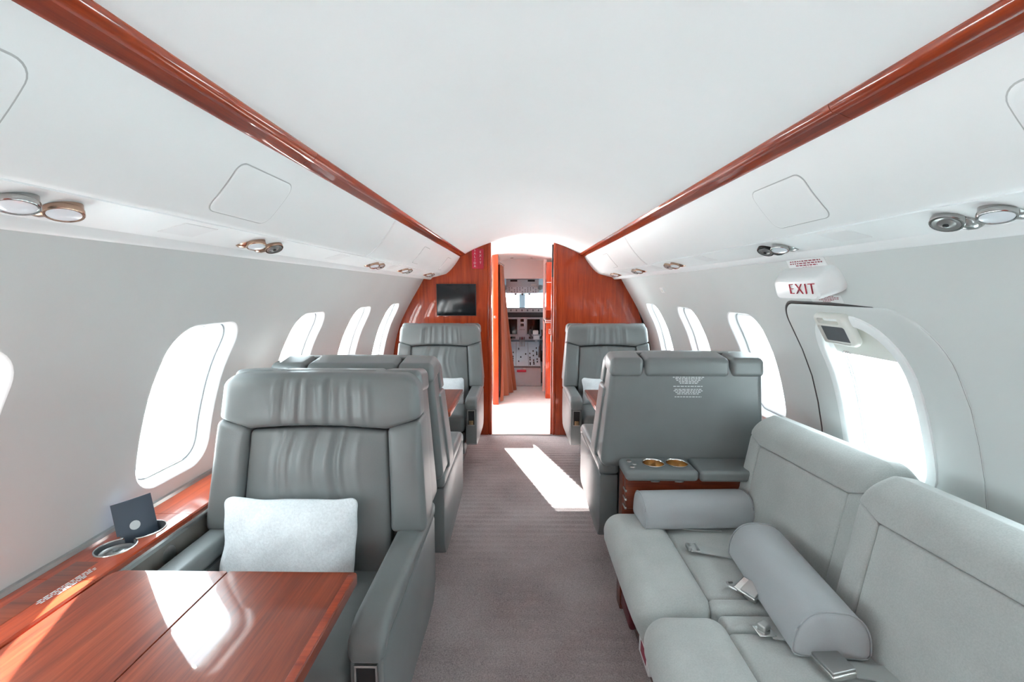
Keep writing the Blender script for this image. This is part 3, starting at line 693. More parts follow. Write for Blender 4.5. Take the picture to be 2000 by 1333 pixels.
# hatch handle block
def on_wall(y, z, off=0.0):
    nx, nz = wn(z); p = wp(1, y, z, off)
    X = Vector((0, -1, 0)); Zv = Vector((-nx, 0, -nz)); Yv = Zv.cross(X)
    return Matrix(((X.x, Yv.x, Zv.x, p[0]), (X.y, Yv.y, Zv.y, p[1]), (X.z, Yv.z, Zv.z, p[2]), (0, 0, 0, 1)))
mh = inv @ on_wall(1.468, 1.212)
hb = obj('handle_block', softbox((-0.075, -0.062, -0.005), (0.075, 0.052, 0.030), 0.018, k=4), 'cream', hd, mh)
cut(hb, xf(softbox((-0.048, 0.022, 0.008), (0.048, 0.042, 0.06), 0.006), mh))
cut(hb, xf(softbox((-0.062, -0.050, 0.018), (0.062, 0.014, 0.06), 0.008), mh))
obj('dark_window', softbox((-0.061, -0.049, 0.014), (0.061, 0.013, 0.0205), 0.002), 'cdark', hb, mh)
obj('printed_text', dashes([0.5, 0.8], 0.05, 0.010, T(0, -0.072, 0.001)), 'print_g', hd, inv @ on_wall(1.475, 1.195, -0.012))

ex = empty('exit_sign', wp(1, 1.487, 1.362), 0, 'white plastic exit sign box with red EXIT lettering over hatch', 'sign')
invx = T(*[-q_ for q_ in wp(1, 1.487, 1.362)]); me_ = invx @ on_wall(1.487, 1.362)
body = loft([rr3 for rr3 in [[(a_, b_, z) for a_, b_ in rrect(w_, h_, r_, 8)] for w_, h_, r_, z in ((0.146, 0.043, 0.030, -0.004), (0.146, 0.043, 0.030, 0.008), (0.142, 0.041, 0.030, 0.018), (0.122, 0.034, 0.022, 0.050), (0.116, 0.031, 0.019, 0.058), (0.108, 0.026, 0.016, 0.062))]])
def wedge(p): return Vector((p.x, p.y - max(0, p.z) * 0.10, p.z * (1.0 - 4.2 * p.y * (1 if p.z > 0.005 else 0))))
obj('housing', body, 'plastic', ex, me_, 28, wedge)
def wedge_m(x, y, z):
    return T(x, y - z * 0.10, z * (1.0 - 4.2 * y))
text('lettering', 'EXIT', 0.050, 'red', ex, me_ @ T(0.040, -0.0040, 0.0640) @ RX(math.degrees(math.atan(0.062 * 4.2)) * -1) @ Matrix.Diagonal((1.16, 1.0, 1.0, 1.0)), 0.0014, 1.18, -0.0012)
p1 = empty('safety_placard', wp(1, 1.478, 1.408), 0, 'white printed placard above the white exit sign box', 'placard')
mm = T(*[-q_ for q_ in wp(1, 1.478, 1.408)]) @ on_wall(1.478, 1.408)
obj('plate', softbox((-0.095, -0.018, 0.0), (0.095, 0.018, 0.0012), 0.0005), 'plastic', p1, mm); obj('printed_text', dashes([0.85, 0.9, 0.6, 0.25], 0.18, 0.030, T(0, 0, 0.0016), 4), 'print_d', p1, mm)
p1 = empty('safety_placard', wp(1, 1.468, 1.298), 0, 'pale printed placard between exit sign and hatch', 'placard')
mm = T(*[-q_ for q_ in wp(1, 1.468, 1.298)]) @ on_wall(1.468, 1.298)
obj('plate', softbox((-0.075, -0.013, 0.0), (0.075, 0.013, 0.0010), 0.0004), 'plastic', p1, mm); obj('printed_text', dashes([0.6, 0.9, 0.85, 0.5, 0.25], 0.14, 0.023, T(0, 0, 0.0014), 5), 'print_d', p1, mm)

e = empty('wall_switch', wp(1, 3.07, 1.325), 0, 'small white switch plate on right wall above the far windows', 'switch')
ms = T(*[-q_ for q_ in wp(1, 3.07, 1.325)]) @ on_wall(3.07, 1.325)
obj('plate', softbox((-0.035, -0.020, -0.002), (0.035, 0.020, 0.004), 0.003), 'plastic', e, ms); obj('rocker', softbox((-0.012, -0.010, 0.003), (0.012, 0.010, 0.007), 0.002), 'cream', e, ms)

# ------------------------------------------------------------------ club seats (built facing -y, aisle side on +x)
def back_y(z): return 0.105 + 0.172 * (z - 0.45)            # front face of the backrest
def half_w(z):
    return 0.345 if z < 0.62 else 0.345 - 0.036 * min(1, (z - 0.62) / 0.44)
def pleat(x, seed):
    s_ = 0
    for k, (c_, w_, a_) in enumerate(seed):
        s_ += a_ * math.exp(-((x - c_) / w_) ** 2)
    return s_
def seat_proto(pocket=True):
    e = empty('club_seat')
    L = 'leather'
    def shear(p):                       # box coordinates (x, depth, z) -> reclined back
        f = half_w(p.z) / 0.345
        return Vector((p.x * f, back_y(p.z) + p.y, p.z))
    # centre panel of the backrest
    rnd = random.Random(5)
    folds = [(rnd.uniform(-0.14, 0.16), rnd.uniform(0.007, 0.018), rnd.choice((-1, 1)) * rnd.uniform(0.003, 0.009)) for _ in range(16)]
    lo, hi = (-0.232, -0.016, 0.42), (0.232, 0.07, 0.889)
    pf = puff(lo, hi, 1, 0.020, -1)
    def centre(p):
        p = pf(p); u = (p.x / 0.232)
        if p.z > 0.86: p.z += 0.010 * (1 - u * u) - 0.006
        if p.y < 0.01:
            env = max(0, (p.z - 0.56) / 0.32) ** 0.7 * max(0, 1 - abs(u)) ** 0.5
            p.y += pleat(p.x + 0.22 * (p.z - 0.75) * p.x + 0.015 * math.sin(18 * p.z), folds) * env
            p.y += 0.004 * math.sin(30 * p.z + 7 * p.x) * max(0, 1 - abs(u)) * max(0, min(1, (p.z - 0.5) * 5)) * max(0, min(1, (0.80 - p.z) * 5))
        return shear(p)
    obj('back_panel', softbox(lo, hi, 0.012, (70, 2, 30), 4, centre), L, e, None, 60)
    for s_ in (-1, 1):
        lo, hi = (0.2335, -0.026, 0.578), (0.345, 0.10, 0.896)
        pb = puff(lo, hi, 1, 0.012, -1)
        def bol(p, s_=s_):
            p = pb(p)
            if p.z > 0.84: p.z += 0.20 * (p.x - 0.2335)
            q = shear(p); q.x *= s_; return q
        obj('side_bolster', softbox(lo, hi, 0.018, (8, 3, 16), 5, bol), L, e, None, 60)
    # pleated headrest
    rnd = random.Random(9)
    folds2 = [(-0.15 + 0.028 * k + rnd.uniform(-0.008, 0.008), rnd.uniform(0.006, 0.012), rnd.choice((-1, 1, 1)) * rnd.uniform(0.003, 0.0065)) for k in range(13)]
    lo, hi = (-0.345, -0.028, 0.890), (0.345, 0.052, 1.062)
    pf2 = puff(lo, hi, 1, 0.012, -1)
    def head(p):
        u = p.x / 0.345; p = pf2(p)
        if p.z < 0.98:
            p.z += (0.010 * (1 - (u / 0.67) ** 2) if abs(u) < 0.67 else 0.10 * (abs(u) - 0.67)) * (0.98 - p.z) / 0.09
        else: p.z -= 0.006 * u ** 2 + 0.046 * (1 - math.sqrt(1 - min(0.9999, max(0, (abs(u) - 0.85) / 0.15) ** 2))) * (p.z - 0.98) / 0.08
        if p.y < 0.0:
            env = max(0, 1 - (u / 0.72) ** 4) * (0.45 + 0.55 * min(1, abs(p.z - 0.90) / 0.08)) * max(0, min(1, (1.06 - p.z) / 0.04))
            p.y += pleat(p.x * (1 + 0.25 * (p.z - 0.95)), folds2) * env
        p.y += 0.018 * max(0, (p.z - 1.02) / 0.042) ** 2 + 0.014 * max(0, (abs(u) - 0.88) / 0.12) ** 2
        return shear(p)
    obj('headrest', softbox(lo, hi, 0.016, (120, 3, 12), 4, head), L, e, None, 60)
    # three-piece cap behind the headrest
    for a_, b_ in ((-0.345, -0.196), (-0.190, 0.190), (0.196, 0.345)):
        def cap(p):
            q = shear(Vector((p.x, 0, p.z))); q.y = 0.225 + (p.y - 0.05); 
            q.z -= 0.020 * max(0, (q.y - 0.22) / 0.16); return q
        obj('headrest_cap', softbox((a_, 0.065, 0.990), (b_, 0.20, 1.068), 0.022, (6, 4, 2), 5, cap), L, e, None, 60)
    def shellf(p):
        q = shear(Vector((p.x, 0, p.z))); t_ = (p.y) / 0.2
        q.y = (back_y(p.z) + 0.055) * (1 - t_) + 0.362 * t_; return q
    obj('back_shell', softbox((-0.338, 0.0, 0.585), (0.338, 0.2, 1.012), 0.028, (6, 2, 12), 5, shellf), L, e, None, 60)
    obj('lower_shell', softbox((-0.247, 0.16, 0.16), (0.247, 0.355, 0.60), 0.02), L, e)
    # arms
    for s_ in (-1, 1):
        x0, x1 = (0.252, 0.337)
        def armf(p, s_=s_):
            t_ = (p.y + 0.31) / 0.63
            z = p.z
            if z > 0.5: z -= 0.030 * max(0, (0.10 - t_) / 0.10) ** 2
            return Vector((s_ * p.x, p.y, z))
        obj('arm_pad', softbox((x0, -0.315, 0.532), (x1, 0.315, 0.588), 0.020, (2, 26, 1), 4, armf), L, e, None, 60)
        prof = [(-0.300, 0.530), (-0.306, 0.50), (-0.306, 0.30), (-0.296, 0.262), (-0.27, 0.245), (0.20, 0.225), (0.27, 0.235), (0.304, 0.29), (0.308, 0.35), (0.308, 0.530)]
        ins = lambda g: [(y_ * (1 - g / 0.3), 0.39 + (z_ - 0.39) * (1 - g / 0.16)) for y_, z_ in prof]
        rings = [[(s_ * x_, y_, z_) for y_, z_ in ins(g)] for x_, g in ((x0 + 0.004, 0.008), (x0 + 0.006, 0.002), (x0 + 0.012, 0.0), (x1 - 0.012, 0.0), (x1 - 0.006, 0.002), (x1 - 0.003, 0.008))]
        ap = obj('arm_panel', loft(rings), L, e, None, 30)
        if s_ > 0 and pocket:
            xm = (x0 + x1) / 2
            fr = obj('control_bezel', join(softbox((xm - 0.026, -0.314, 0.498), (xm + 0.026, -0.303, 0.504), 0.002), softbox((xm - 0.026, -0.314, 0.395), (xm + 0.026, -0.303, 0.401), 0.002), softbox((xm - 0.026, -0.314, 0.395), (xm - 0.021, -0.303, 0.504), 0.002), softbox((xm + 0.021, -0.314, 0.395), (xm + 0.026, -0.303, 0.504), 0.002)), 'alu', ap)
            obj('control_recess', softbox((xm - 0.022, -0.309, 0.40), (xm + 0.022, -0.300, 0.50), 0.001), 'black', ap)
            obj('wood_lever', softbox((xm - 0.015, -0.315, 0.402), (xm + 0.015, -0.306, 0.430), 0.002), 'gold', ap)
    # cushion, leg rest, base
    lo, hi = (-0.247, -0.30, 0.335), (0.247, 0.16, 0.455)
    pc = puff(lo, hi, 2, 0.018, 1)
    obj('seat_cushion', softbox(lo, hi, 0.035, (12, 12, 2), 5, pc), L, e, None, 60)
    obj('leg_rest', softbox((-0.235, -0.325, 0.12), (0.235, -0.275, 0.34), 0.02), L, e)
    obj('seat_pan', softbox((-0.245, -0.27, 0.17), (0.245, 0.20, 0.335), 0.015), 'leather_d', e)
    obj('base', softbox((-0.20, -0.20, 0.0), (0.20, 0.22, 0.17), 0.02), 'cdark', e)
    return e
proto = seat_proto()
seats = []
def place_seat(root, x, y, rz, label):
    root.location = (x, y, 0); root.rotation_euler = (0, 0, rz); root.scale = (1, 1, 1)
    return tag(root, label, 'seat', 'grey leather club seats')
# left seats facing aft: aisle side is +x ; mirrored ones for the right row and the turned seats
def mirror_copy(o):
    c_ = o.copy(); COL.objects.link(c_)
    def rec(src, dst):
        for ch in src.children:
            k = ch.copy(); k.data = MIR.setdefault(ch.data.name, None) or mir_mesh(ch.data); MIR[ch.data.name] = k.data
            COL.objects.link(k); k.parent = dst; rec(ch, k)
    rec(o, c_); return c_
MIR = {}
def mir_mesh(me):
    m2 = me.copy(); bm = bmesh.new(); bm.from_mesh(m2)
    for v_ in bm.verts: v_.co.x = -v_.co.x
    bmesh.ops.reverse_faces(bm, faces=bm.faces); bm.to_mesh(m2); bm.free(); return m2
mproto = mirror_copy(proto)
S1 = place_seat(proto, -0.660, 1.222, 0, 'nearest grey leather seat on the left facing the camera')
F2 = place_seat(mproto, 0.664, 3.36, 0, 'far right grey leather seat facing the camera by the bulkhead')
F1 = place_seat(copy_tree(proto), -0.650, 3.36, 0, 'far left grey leather seat facing the camera below the screen')
S2 = place_seat(copy_tree(mproto), -0.662, 2.055, math.pi, 'left grey leather seat turned away, behind the nearest seat')
S3 = place_seat(copy_tree(proto), 0.657, 2.205, math.pi, 'right grey leather seat turned away with printed text on its back')
mt = T(-0.009, 0.3635, 0.930) @ RZ(180) @ RX(90)
pt = obj('printed_text', dashes([1.0, 0.84, 0.78, 0.62, 0.55, 0, 0.95, 0, 0.86, 0.92, 0.80, 0.70, 0, 0.84], 0.130, 0.088, mt, 8), 'print_w', S3)

# ------------------------------------------------------------------ pillows
def pillow(loc, tilt, w, h, label, rz=0):
    e = empty('throw_pillow', loc, R(rz), label, 'pillow', 'silver throw pillows')
    lo, hi = (-w / 2, -0.055, 0.0), (w / 2, 0.055, h)
    def f(p):
        u = p.x / (w / 2); v = (p.z - h / 2) / (h / 2); th = (1 - 0.80 * abs(u) ** 3.2) * (1 - 0.80 * abs(v) ** 3.2)
        q = Vector((p.x * (1 - 0.05 * (1 - v * v)), p.y * max(0.12, th) * 1.15, h / 2 + (p.z - h / 2) * (1 - 0.06 * (1 - u * u))))
        q.x += 0.003 * math.sin(4 * v + 1); q.z += 0.002 * math.sin(6 * u + 1); q.y += 0.003 * math.sin(11 * u) * math.cos(9 * v)
        return q
    obj('cover', softbox(lo, hi, 0.03, (22, 2, 18), 4, f), 'pillow', e, RX(-tilt), 70)
    return e
pillow((-0.702, 1.218, 0.446), 14, 0.405, 0.275, 'large silver pillow standing on the nearest leather seat')
pillow((-0.62, 3.375, 0.450), 16, 0.36, 0.215, 'silver pillow on the far left seat below the screen', 3)
pillow((0.63, 3.375, 0.450), 16, 0.36, 0.215, 'silver pillow on the far right seat by the bulkhead', -3)

# ------------------------------------------------------------------ side ledges
LZ, LX = 0.655, 1.016
LED = {}
for side, y0, y1, nm in ((-1, Y0, Y1, 'left'), (1, 1.87, Y1, 'right')):
    e = empty('side_ledge', (side * 1.09, y0, 0), 0, 'cherry wood side ledge below the %s windows' % nm, 'ledge'); LED[side] = e
    cuts = [y0] + [c_ for c_ in (-0.6, 0.975, 1.29, 2.32, 3.2) if c_ > y0 + .1] + [y1]
    tops = []
    for a_, b_ in zip(cuts[:-1], cuts[1:]):
        xo = wx(LZ) + 0.01
        tops.append(obj('ledge_top', prism([(side * LX, LZ), (side * (LX - 0.004), LZ - 0.004), (side * (LX - 0.004), LZ - 0.020), (side * xo, LZ - 0.020), (side * xo, LZ)], 1, a_ + 0.0008, b_ - 0.0008), 'woody', e, T(-side * 1.09, -y0, 0), 25))
    LED[(side, 't')] = tops
    obj('edge_rail', prism([(side * (LX - 0.001), LZ - 0.012), (side * (LX - 0.010), LZ - 0.013), (side * (LX - 0.013), LZ - 0.018), (side * (LX - 0.012), LZ - 0.030), (side * (LX + 0.01), LZ - 0.032)], 1, y0, y1), 'chrome', e, T(-side * 1.09, -y0, 0), 30)
    obj('side_panel', prism([(side * (LX - 0.006), LZ - 0.030), (side * (LX - 0.006), LZ - 0.115), (side * (LX + 0.010), 0.02), (side * 1.05, 0.02), (side * 1.05, LZ - 0.03)], 1, y0, y1), 'ledgeface' if side < 0 else 'leather', e, T(-side * 1.09, -y0, 0), 30)
    obj('wall_upstand', prism([(side * (wx(LZ) - 0.012), LZ), (side * (wx(LZ) - 0.010), LZ + 0.010), (side * (wx(LZ) + 0.002), LZ + 0.012), (side * (wx(LZ) + 0.006), LZ - 0.002)], 1, y0, y1), 'alu', e, T(-side * 1.09, -y0, 0), 30)
# cup recess in the left ledge (figure eight) on the segment 0.975..1.29
e = LED[-1]; off = T(1.09, -Y0, 0); seg = LED[(-1, 't')][2]
ca, cb, ra, rb_ = (-1.083, 1.108), (-1.083, 1.198), 0.043, 0.050
def fig8(g):
    out = []; cx_, cy_ = -1.083, 1.150
    for i in range(72):
        a_ = 2 * math.pi * i / 72; d = Vector((math.cos(a_), math.sin(a_))); best = 0
        for (px_, py_), rr in ((ca, ra + g), (cb, rb_ + g)):
            oc = Vector((cx_ - px_, cy_ - py_)); b_ = oc.dot(d); c_ = oc.dot(oc) - rr * rr; disc = b_ * b_ - c_
            if disc > 0: best = max(best, -b_ + math.sqrt(disc))
        out.append((cx_ + best * d.x, cy_ + best * d.y))
    return out
cut(seg, xf(loft([[(x, y, z) for x, y in fig8(0)] for z in (LZ - 0.06, LZ + 0.05)]), off))
cup = obj('cup_recess', join(loft([[(x, y, z) for x, y in fig8(g)] for g, z in ((-0.0002, LZ - 0.001), (-0.0008, LZ - 0.038), (-0.003, LZ - 0.040))], caps=False), ([(x, y, LZ - 0.040) for x, y in fig8(-0.003)], [tuple(range(72))])), 'cdark', e, off, 30)
obj('cup_rim', tube([(x, y, LZ + 0.0008) for x, y in fig8(0.001)], 0.0022, 8, True), 'chrome', cup, off)
obj('cup_insert', lathe([(0, 0.0), (0.042, 0.0), (0.0425, 0.004), (0.036, 0.006), (0.030, 0.003), (0.022, 0.003), (0.016, 0.007), (0.007, 0.007), (0.006, 0.012), (0, 0.012)], 32), 'alu', cup, off @ T(ca[0], ca[1], LZ - 0.016))
for k, y in enumerate((1.005, 1.045, 1.09)):
    obj('jack_ring', lathe([(0, 0), (0.010, 0), (0.011, -0.004), (0.007, -0.006), (0.005, -0.002), (0, -0.002)], 18), 'chrome', e, off @ T(-LX + 0.004, y, LZ - 0.068) @ RY(-90) @ RX(180) @ T(0, 0, 0.004))
obj('speaker_ring', lathe([(0, 0), (0.024, 0), (0.025, -0.003), (0.022, -0.004), (0, -0.003)], 24), 'alu', e, off @ T(-LX + 0.004, 1.19, LZ - 0.068) @ RY(-90) @ RX(180) @ T(0, 0, 0.003))
obj('inlay_plate', softbox((-1.125, 0.55, LZ - 0.001), (-1.070, 1.045, LZ + 0.0006), 0.0004), 'burl', e, off)
obj('printed_text', dashes([0.9, 1.0, 0.95, 0.5], 0.13, 0.024, T(-1.055, 0.955, LZ + 0.0012) @ RZ(87), 12), 'gapgrey', e, off)
# navy card standing in the recess
cdm = empty('navy_card', (-1.085, 1.190, LZ - 0.039), 0, 'dark navy brochure with silver seal propped in ledge cup recess', 'brochure')
mc = RZ(62) @ RX(-16)
rings = [[(x, 0.010 * (x / 0.06) ** 2 + dy, z) for x in np.linspace(-0.047, 0.047, 13)] for z, dy in ((0.0, 0.0), (0.130, 0.0))]
rk = [[(x, y + 0.0015, z) for x, y, z in r_[::-1]] for r_ in rings]
obj('leaf', loft([a_ + b_ for a_, b_ in zip(rings, rk)]), 'navy', cdm, mc, 40)
obj('seal', [(q_[0], q_[1]) for q_ in [lathe([(0, 0), (0.0125, 0), (0.0125, 0.0008), (0, 0.0008)], 16)]][0], 'seal', cdm, mc @ T(-0.006, -0.0004, 0.058) @ RX(90))

# ------------------------------------------------------------------ fold-out tables
def table(x0, x1, y0, y1, label, side):
    e = empty('folding_table', ((x0 + x1) / 2, (y0 + y1) / 2, 0), 0, label, 'table', 'cherry wood folding tables')
    xm = x0 + (x1 - x0) * 0.47 if side < 0 else x1 - (x1 - x0) * 0.47
    inv = T(-(x0 + x1) / 2, -(y0 + y1) / 2, 0)
    for k, (a_, b_) in enumerate(((x0, xm - 0.0007), (xm + 0.0007, x1))):
        aisle = (k == 1) if side < 0 else (k == 0)
        rl = [0.006, 0.028, 0.028, 0.006] if (side < 0) != aisle else [0.012, 0.003, 0.003, 0.012]
        if not (side < 0): rl = [0.028, 0.006, 0.006, 0.028] if not aisle else [0.003, 0.012, 0.012, 0.003]
        cxm, cym = (a_ + b_) / 2, (y0 + y1) / 2
        rings = []
        for g, z in ((-0.006, 0.627), (0.0, 0.632), (0.0, 0.6525), (-0.0005, 0.6543), (-0.0016, 0.6550), (-0.010, 0.6551)):
            rings.append([(p_[0] + cxm, p_[1] + cym, z) for p_ in rrect((b_ - a_) / 2 + g, (y1 - y0) / 2 + g, [max(0.0015, q_ + g) for q_ in rl], 6)])
        lf = obj('leaf', loft(rings), 'woodt', e, inv, 30)
        # lighter cross banding let into the edge
        if aisle:
            xa = b_ if side < 0 else a_; s_ = -1 if side < 0 else 1
            obj('edge_banding', softbox((min(xa + s_ * 0.004, xa + s_ * 0.020), y0 + 0.012, 0.6545), (max(xa + s_ * 0.004, xa + s_ * 0.020), y1 - 0.012, 0.6556), 0.0003), 'woodx', lf, inv)
    xs = x0 if side < 0 else x1
    obj('support_arm', softbox((min(xs, xs - side * 0.26), (y0 + y1) / 2 - 0.04, 0.585), (max(xs, xs - side * 0.26), (y0 + y1) / 2 + 0.04, 0.628), 0.01), 'alu', e, inv)
    return e
table(-1.002, -0.412, 0.36, 1.014, 'glossy cherry folding table in the left foreground', -1)
table(-1.002, -0.405, 2.44, 3.03, 'cherry folding table between the two far left seats', -1)
table(0.415, 1.002, 2.48, 3.03, 'cherry folding table between the two far right seats', 1)

# ------------------------------------------------------------------ sofa
sf = empty('sofa', (0.66, 1.14, 0), 0, 'light grey fabric sofa along the right wall in foreground', 'sofa')
inv = T(-0.66, -1.14, 0)
obj('base', softbox((0.42, 0.48, 0.0), (0.98, 1.76, 0.25), 0.015), 'burl', sf, inv)
def sofa_unit(y0, y1, k):
    lo, hi = (0.312, y0 + 0.003, 0.205), (0.540, y1 - 0.003, 0.446)
    def roll(p):
        v = (p.y - (y0 + y1) / 2) / ((y1 - y0) / 2); q = Vector(p)
        q.x -= 0.008 * max(0, 1 - ((p.z - 0.38) / 0.09) ** 2) * (1 - v ** 6); q.z += 0.010 * max(0, (p.z - 0.36) / 0.09) * (1 - v ** 4)
        q.x += 0.38 * max(0, 0.36 - p.z) * (1 if p.x < 0.42 else 0); return q
    c_ = obj('seat_cushion', softbox(lo, hi, 0.062, (6, 20, 4), 6, roll), 'sofa', sf, inv, 70)
    b = 0.062
    lo, hi = (0.520, y0 + b + 0.001, 0.25), (0.93, y1 - b - 0.001, 0.428); pf = puff(lo, hi, 2, 0.008, 1)
    obj('seat_pad', softbox(lo, hi, 0.018, (12, 14, 2), 4, pf), 'sofa', c_, inv, 70)
    for a_, d_ in ((y0 + 0.003, y0 + b), (y1 - b, y1 - 0.003)):
        obj('seat_border', softbox((0.520, a_, 0.25), (0.93, d_, 0.433), 0.018, (8, 3, 2), 4), 'sofa', c_, inv, 70)
    # backrest, turned a little like a saw tooth
    W = y1 - y0 - 0.006; ym = (y0 + y1) / 2
    mb = inv @ T(0.842, ym, 0.395) @ RZ(6.0) @ RY(10.5)
    h = W / 2; B = 0.080
    def rnd_top(p):
        """roll the upper edge over and round the two upper corners"""
        q = Vector(p); t_ = max(0.0, (p.z - 0.388) / 0.080); dfr = 1 - min(1, max(0, (p.x + 0.01) / 0.17))
        q.x += 0.062 * t_ ** 2.0 * dfr - 0.055 * t_ ** 2.2 * (1 - dfr)
        u = max(0.0, (abs(p.y) / h - 0.86) / 0.14)
        q.z -= 0.046 * (1 - math.sqrt(1 - min(0.9999, u * u))) * max(0, (p.z - 0.25) / 0.23); q.x += 0.022 * u ** 2.5 * dfr
        q.y -= math.copysign(0.010 * t_ ** 2, p.y) * (1 if u > 0 else 0)
        return q
    core = obj('back_cushion', softbox((0.014, -h + 0.004, 0.0), (0.160, h - 0.004, 0.440), 0.03, (3, 12, 8), 4, rnd_top), 'sofa', sf, mb, 70)
    def pan(p):
        u = p.y / (h - B); v = (p.z - 0.18) / 0.17; q = Vector(p)
        if p.x < 0.03: q.x -= 0.006 * max(0, 1 - u ** 4) * max(0, 1 - v ** 4)
        return q
    obj('back_inset', softbox((-0.002, -h + B + 0.001, 0.012), (0.06, h - B - 0.001, 0.349), 0.007, (2, 14, 10), 3, pan), 'sofa', core, mb, 70)
    for s_ in (-1, 1):
        a_, d_ = sorted((s_ * h, s_ * (h - B)))
        def bord(p, s_=s_):
            q = rnd_top(p)
            if p.z > 0.30: q.z += 0.45 * (abs(p.y) - (h - B)) * (p.z - 0.30) / 0.05
            return q
        obj('back_border', softbox((-0.004, a_, 0.008), (0.08, d_, 0.350), 0.008, (2, 16, 12), 3, bord), 'sofa', core, mb, 70)
    def top(p):
        q = rnd_top(p)
        if p.z < 0.40 and abs(p.y) > h - B: q.z += 0.45 * (abs(p.y) - (h - B)) * (0.40 - p.z) / 0.05
        return q
    obj('top_roll', softbox((-0.005, -h, 0.350), (0.166, h, 0.468), 0.007, (6, 72, 12), 3, top), 'sofa', core, mb, 70)
sofa_unit(1.186, 1.760, 0); sofa_unit(0.565, 1.184, 1)
def belt(path, w, parent, buckle=None, rot=0):
    rings = []
    P = [Vector(p) for p in path]
    for i, p in enumerate(P):
        d = (P[min(i + 1, len(P) - 1)] - P[max(0, i - 1)]); d.z = 0; d.normalize(); s_ = Vector((-d.y, d.x, 0)) * w / 2
        rings.append([tuple(p + s_), tuple(p - s_), tuple(p - s_ + Vector((0, 0, 0.003))), tuple(p + s_ + Vector((0, 0, 0.003)))])
    return obj('seat_belt', loft(rings), 'belt', parent, inv, 30)
bz = 0.440
b1 = belt([(0.560, 1.475, bz + 0.012), (0.60, 1.470, bz + 0.004), (0.66, 1.455, bz + 0.001), (0.74, 1.43, bz), (0.88, 1.40, bz)], 0.045, sf)
obj('belt_tongue', softbox((0.553, 1.452, bz + 0.006), (0.585, 1.500, bz + 0.012), 0.002), 'chrome', b1, inv)
obj('belt_hook', softbox((0.546, 1.462, bz + 0.004), (0.56, 1.492, bz + 0.020), 0.004), 'alu', b1, inv)
b2 = belt([(0.66, 1.255, bz), (0.70, 1.235, bz), (0.78, 1.22, bz), (0.88, 1.21, bz)], 0.045, sf)
obj('buckle', xf(softbox((-0.035, -0.026, 0.0), (0.035, 0.026, 0.020), 0.005), T(0.648, 1.250, bz + 0.006) @ RZ(-62) @ RX(24)), 'chrome', b2, inv)
obj('buckle_flap', xf(softbox((-0.012, -0.022, 0.018), (0.034, 0.022, 0.026), 0.003), T(0.648, 1.250, bz + 0.006) @ RZ(-62) @ RX(24)), 'alu', b2, inv)
obj('belt_loop', tube([(0.618, 1.30, bz + 0.004), (0.600, 1.292, bz + 0.008), (0.598, 1.272, bz + 0.010), (0.612, 1.258, bz + 0.008), (0.63, 1.262, bz + 0.004)], 0.004), 'alu', b2, inv)
b3 = belt([(0.625, 1.100, bz), (0.66, 1.092, bz), (0.72, 1.085, bz)], 0.045, sf)
obj('belt_tongue', softbox((0.588, 1.082, bz + 0.001), (0.632, 1.120, bz + 0.005), 0.002), 'chrome', b3, inv)
obj('belt_hook', xf(softbox((-0.014, -0.012, 0), (0.014, 0.012, 0.016), 0.005), T(0.612, 1.108, bz + 0.004) @ RZ(30)), 'alu', b3, inv)
b4 = belt([(0.735, 0.985, bz + 0.004), (0.80, 0.975, bz), (0.88, 0.968, bz)], 0.047, sf)
bk = obj('buckle', xf(softbox((-0.030, -0.036, 0.0), (0.030, 0.036, 0.016), 0.004), T(0.708, 0.985, bz + 0.003) @ RZ(6) @ RY(-8)), 'chrome', b4, inv)
obj('buckle_flap', xf(softbox((-0.028, -0.034, 0.015), (0.030, 0.034, 0.024), 0.003), T(0.708, 0.985, bz + 0.003) @ RZ(6) @ RY(-8)), 'alu', b4, inv)
b5 = belt([(0.585, 1.63, bz), (0.64, 1.622, bz), (0.72, 1.62, bz)], 0.040, sf)
obj('belt_tongue', softbox((0.555, 1.612, bz + 0.001), (0.60, 1.642, bz + 0.006), 0.002), 'chrome', b5, inv)
obj('release_handle', softbox((0.398, 1.62, 0.02), (0.424, 1.78, 0.085), 0.012), 'maroon', sf, inv)
obj('junction_box', softbox((0.366, 1.270, 0.150), (0.402, 1.380, 0.222), 0.004), 'plastic', sf, inv)
obj('box_label', softbox((0.3648, 1.295, 0.168), (0.3662, 1.355, 0.205), 0.0003), 'print_d', sf, inv)
obj('box_bracket', softbox((0.398, 1.29, 0.16), (0.425, 1.36, 0.21), 0.004), 'cdark', sf, inv)

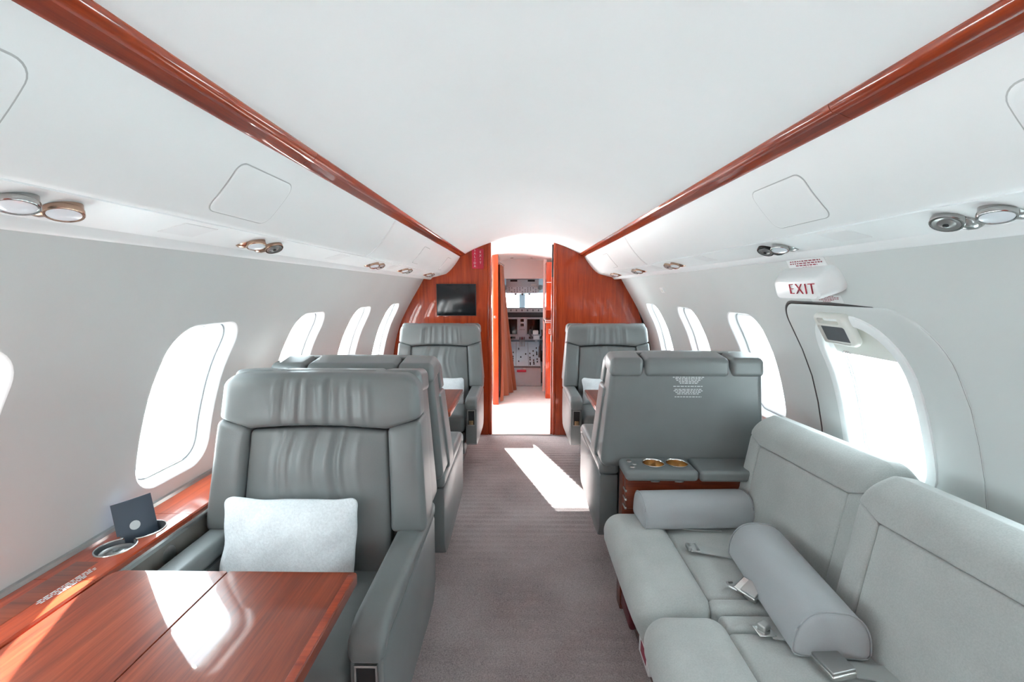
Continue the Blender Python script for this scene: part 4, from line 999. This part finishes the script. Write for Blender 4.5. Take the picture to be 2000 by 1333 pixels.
# bolsters
def bolster(loc, rz, rx, length, w, h, label):
    e = empty('bolster_cushion', loc, R(rz), label, 'bolster', 'grey bolster cushions on the sofa')
    prof = []
    for i in range(25):
        a_ = math.pi * i / 24; c_, s_ = math.cos(a_), math.sin(a_)
        prof.append((math.copysign(abs(c_) ** 0.75, c_) * w / 2, 0.012 + (h - 0.012) * s_ ** 0.85))
    prof += [(-w / 2 + 0.006, 0.003), (-w / 2 + 0.016, 0.0), (w / 2 - 0.016, 0.0), (w / 2 - 0.006, 0.003)]
    cz = h * 0.45; rings = []
    for y, s_ in ((-length / 2 - 0.004, 0.55), (-length / 2 - 0.001, 0.80), (-length / 2 + 0.003, 0.93), (-length / 2 + 0.010, 0.985), (-length / 2 + 0.022, 1.0), (-length / 6, 1.006), (length / 6, 1.006), (length / 2 - 0.022, 1.0), (length / 2 - 0.010, 0.985), (length / 2 - 0.003, 0.93), (length / 2 + 0.001, 0.80), (length / 2 + 0.004, 0.55)):
        rings.append([(x * s_, y, cz + (z - cz) * s_) for x, z in prof])
    obj('cover', loft(rings), 'bolster', e, RY(rx), 50)
    for y in (-length / 2 + 0.006, length / 2 - 0.006):
        obj('piping', tube([(x * 0.992, y, cz + (z - cz) * 0.992) for x, z in prof], 0.0022, 6, True), 'bolster', e, RY(rx))
    return e
bolster((0.634, 1.668, 0.448), 93, 0, 0.415, 0.150, 0.112, 'grey half-round bolster at far end of sofa by cup holders')
bolster((0.742, 1.225, 0.444), -5, 0, 0.43, 0.180, 0.118, 'grey half-round bolster lying along the middle of the sofa')

# ------------------------------------------------------------------ cup-holder console behind the turned right seat
cs = empty('cup_console', (0.66, 1.752, 0), 0, 'wood console with leather top and two cup holders beside sofa', 'console')
inv2 = T(-0.66, -1.752, 0)
cb_ = obj('body', softbox((0.392, 1.768, 0.0), (0.95, 1.836, 0.590), 0.006), 'burl', cs, inv2)
tp1 = obj('top_pad', softbox((0.386, 1.690, 0.588), (0.668, 1.840, 0.632), 0.018, (6, 4, 1), 5), 'leather', cs, inv2, 60)
tp2 = obj('top_pad', softbox((0.671, 1.690, 0.588), (0.955, 1.840, 0.632), 0.014, (6, 4, 1), 5), 'leather', cs, inv2, 60)
obj('skirt', softbox((0.396, 1.735, 0.455), (0.95, 1.772, 0.590), 0.006), 'burl', cs, inv2)
for x in (0.512, 0.606):
    cut(tp1, xf(lathe([(0, 0.55), (0.043, 0.55), (0.043, 0.70), (0, 0.70)], 28), inv2 @ T(x, 1.772, 0)))
    obj('cup_holder', lathe([(0.042, 0.631), (0.0445, 0.6325), (0.0455, 0.6345), (0.043, 0.636), (0.0415, 0.634), (0.0412, 0.57), (0.0, 0.57)], 32), 'gold' if False else 'chrome', cs, inv2 @ T(x, 1.772, 0), 50)
    obj('cup_liner', lathe([(0.0405, 0.632), (0.0385, 0.578), (0.036, 0.576), (0.0, 0.576), (0.0, 0.573), (0.0408, 0.573), (0.0408, 0.632)], 28), 'gold', cs, inv2 @ T(x, 1.772, 0), 50)
for k in range(3):
    obj('control_button', lathe([(0, 0.6), (0.012, 0.6), (0.012, 0.634), (0.008, 0.637), (0, 0.637)], 14), 'chrome', cs, inv2 @ T(0.420 + 0.016 * (k % 2), 1.735 + 0.03 * k, -0.001))
    obj('side_slot', softbox((0.389, 1.715 + 0.0 * k, 0.535 - 0.035 * k), (0.397, 1.755, 0.545 - 0.035 * k), 0.002), 'chrome', cs, inv2)
    obj('socket', softbox((0.845 + 0.022 * k, 1.729, 0.545), (0.860 + 0.022 * k, 1.737, 0.563), 0.002), 'black', cs, inv2)
    obj('socket_frame', softbox((0.842 + 0.022 * k, 1.732, 0.541), (0.863 + 0.022 * k, 1.736, 0.567), 0.001), 'chrome', cs, inv2)
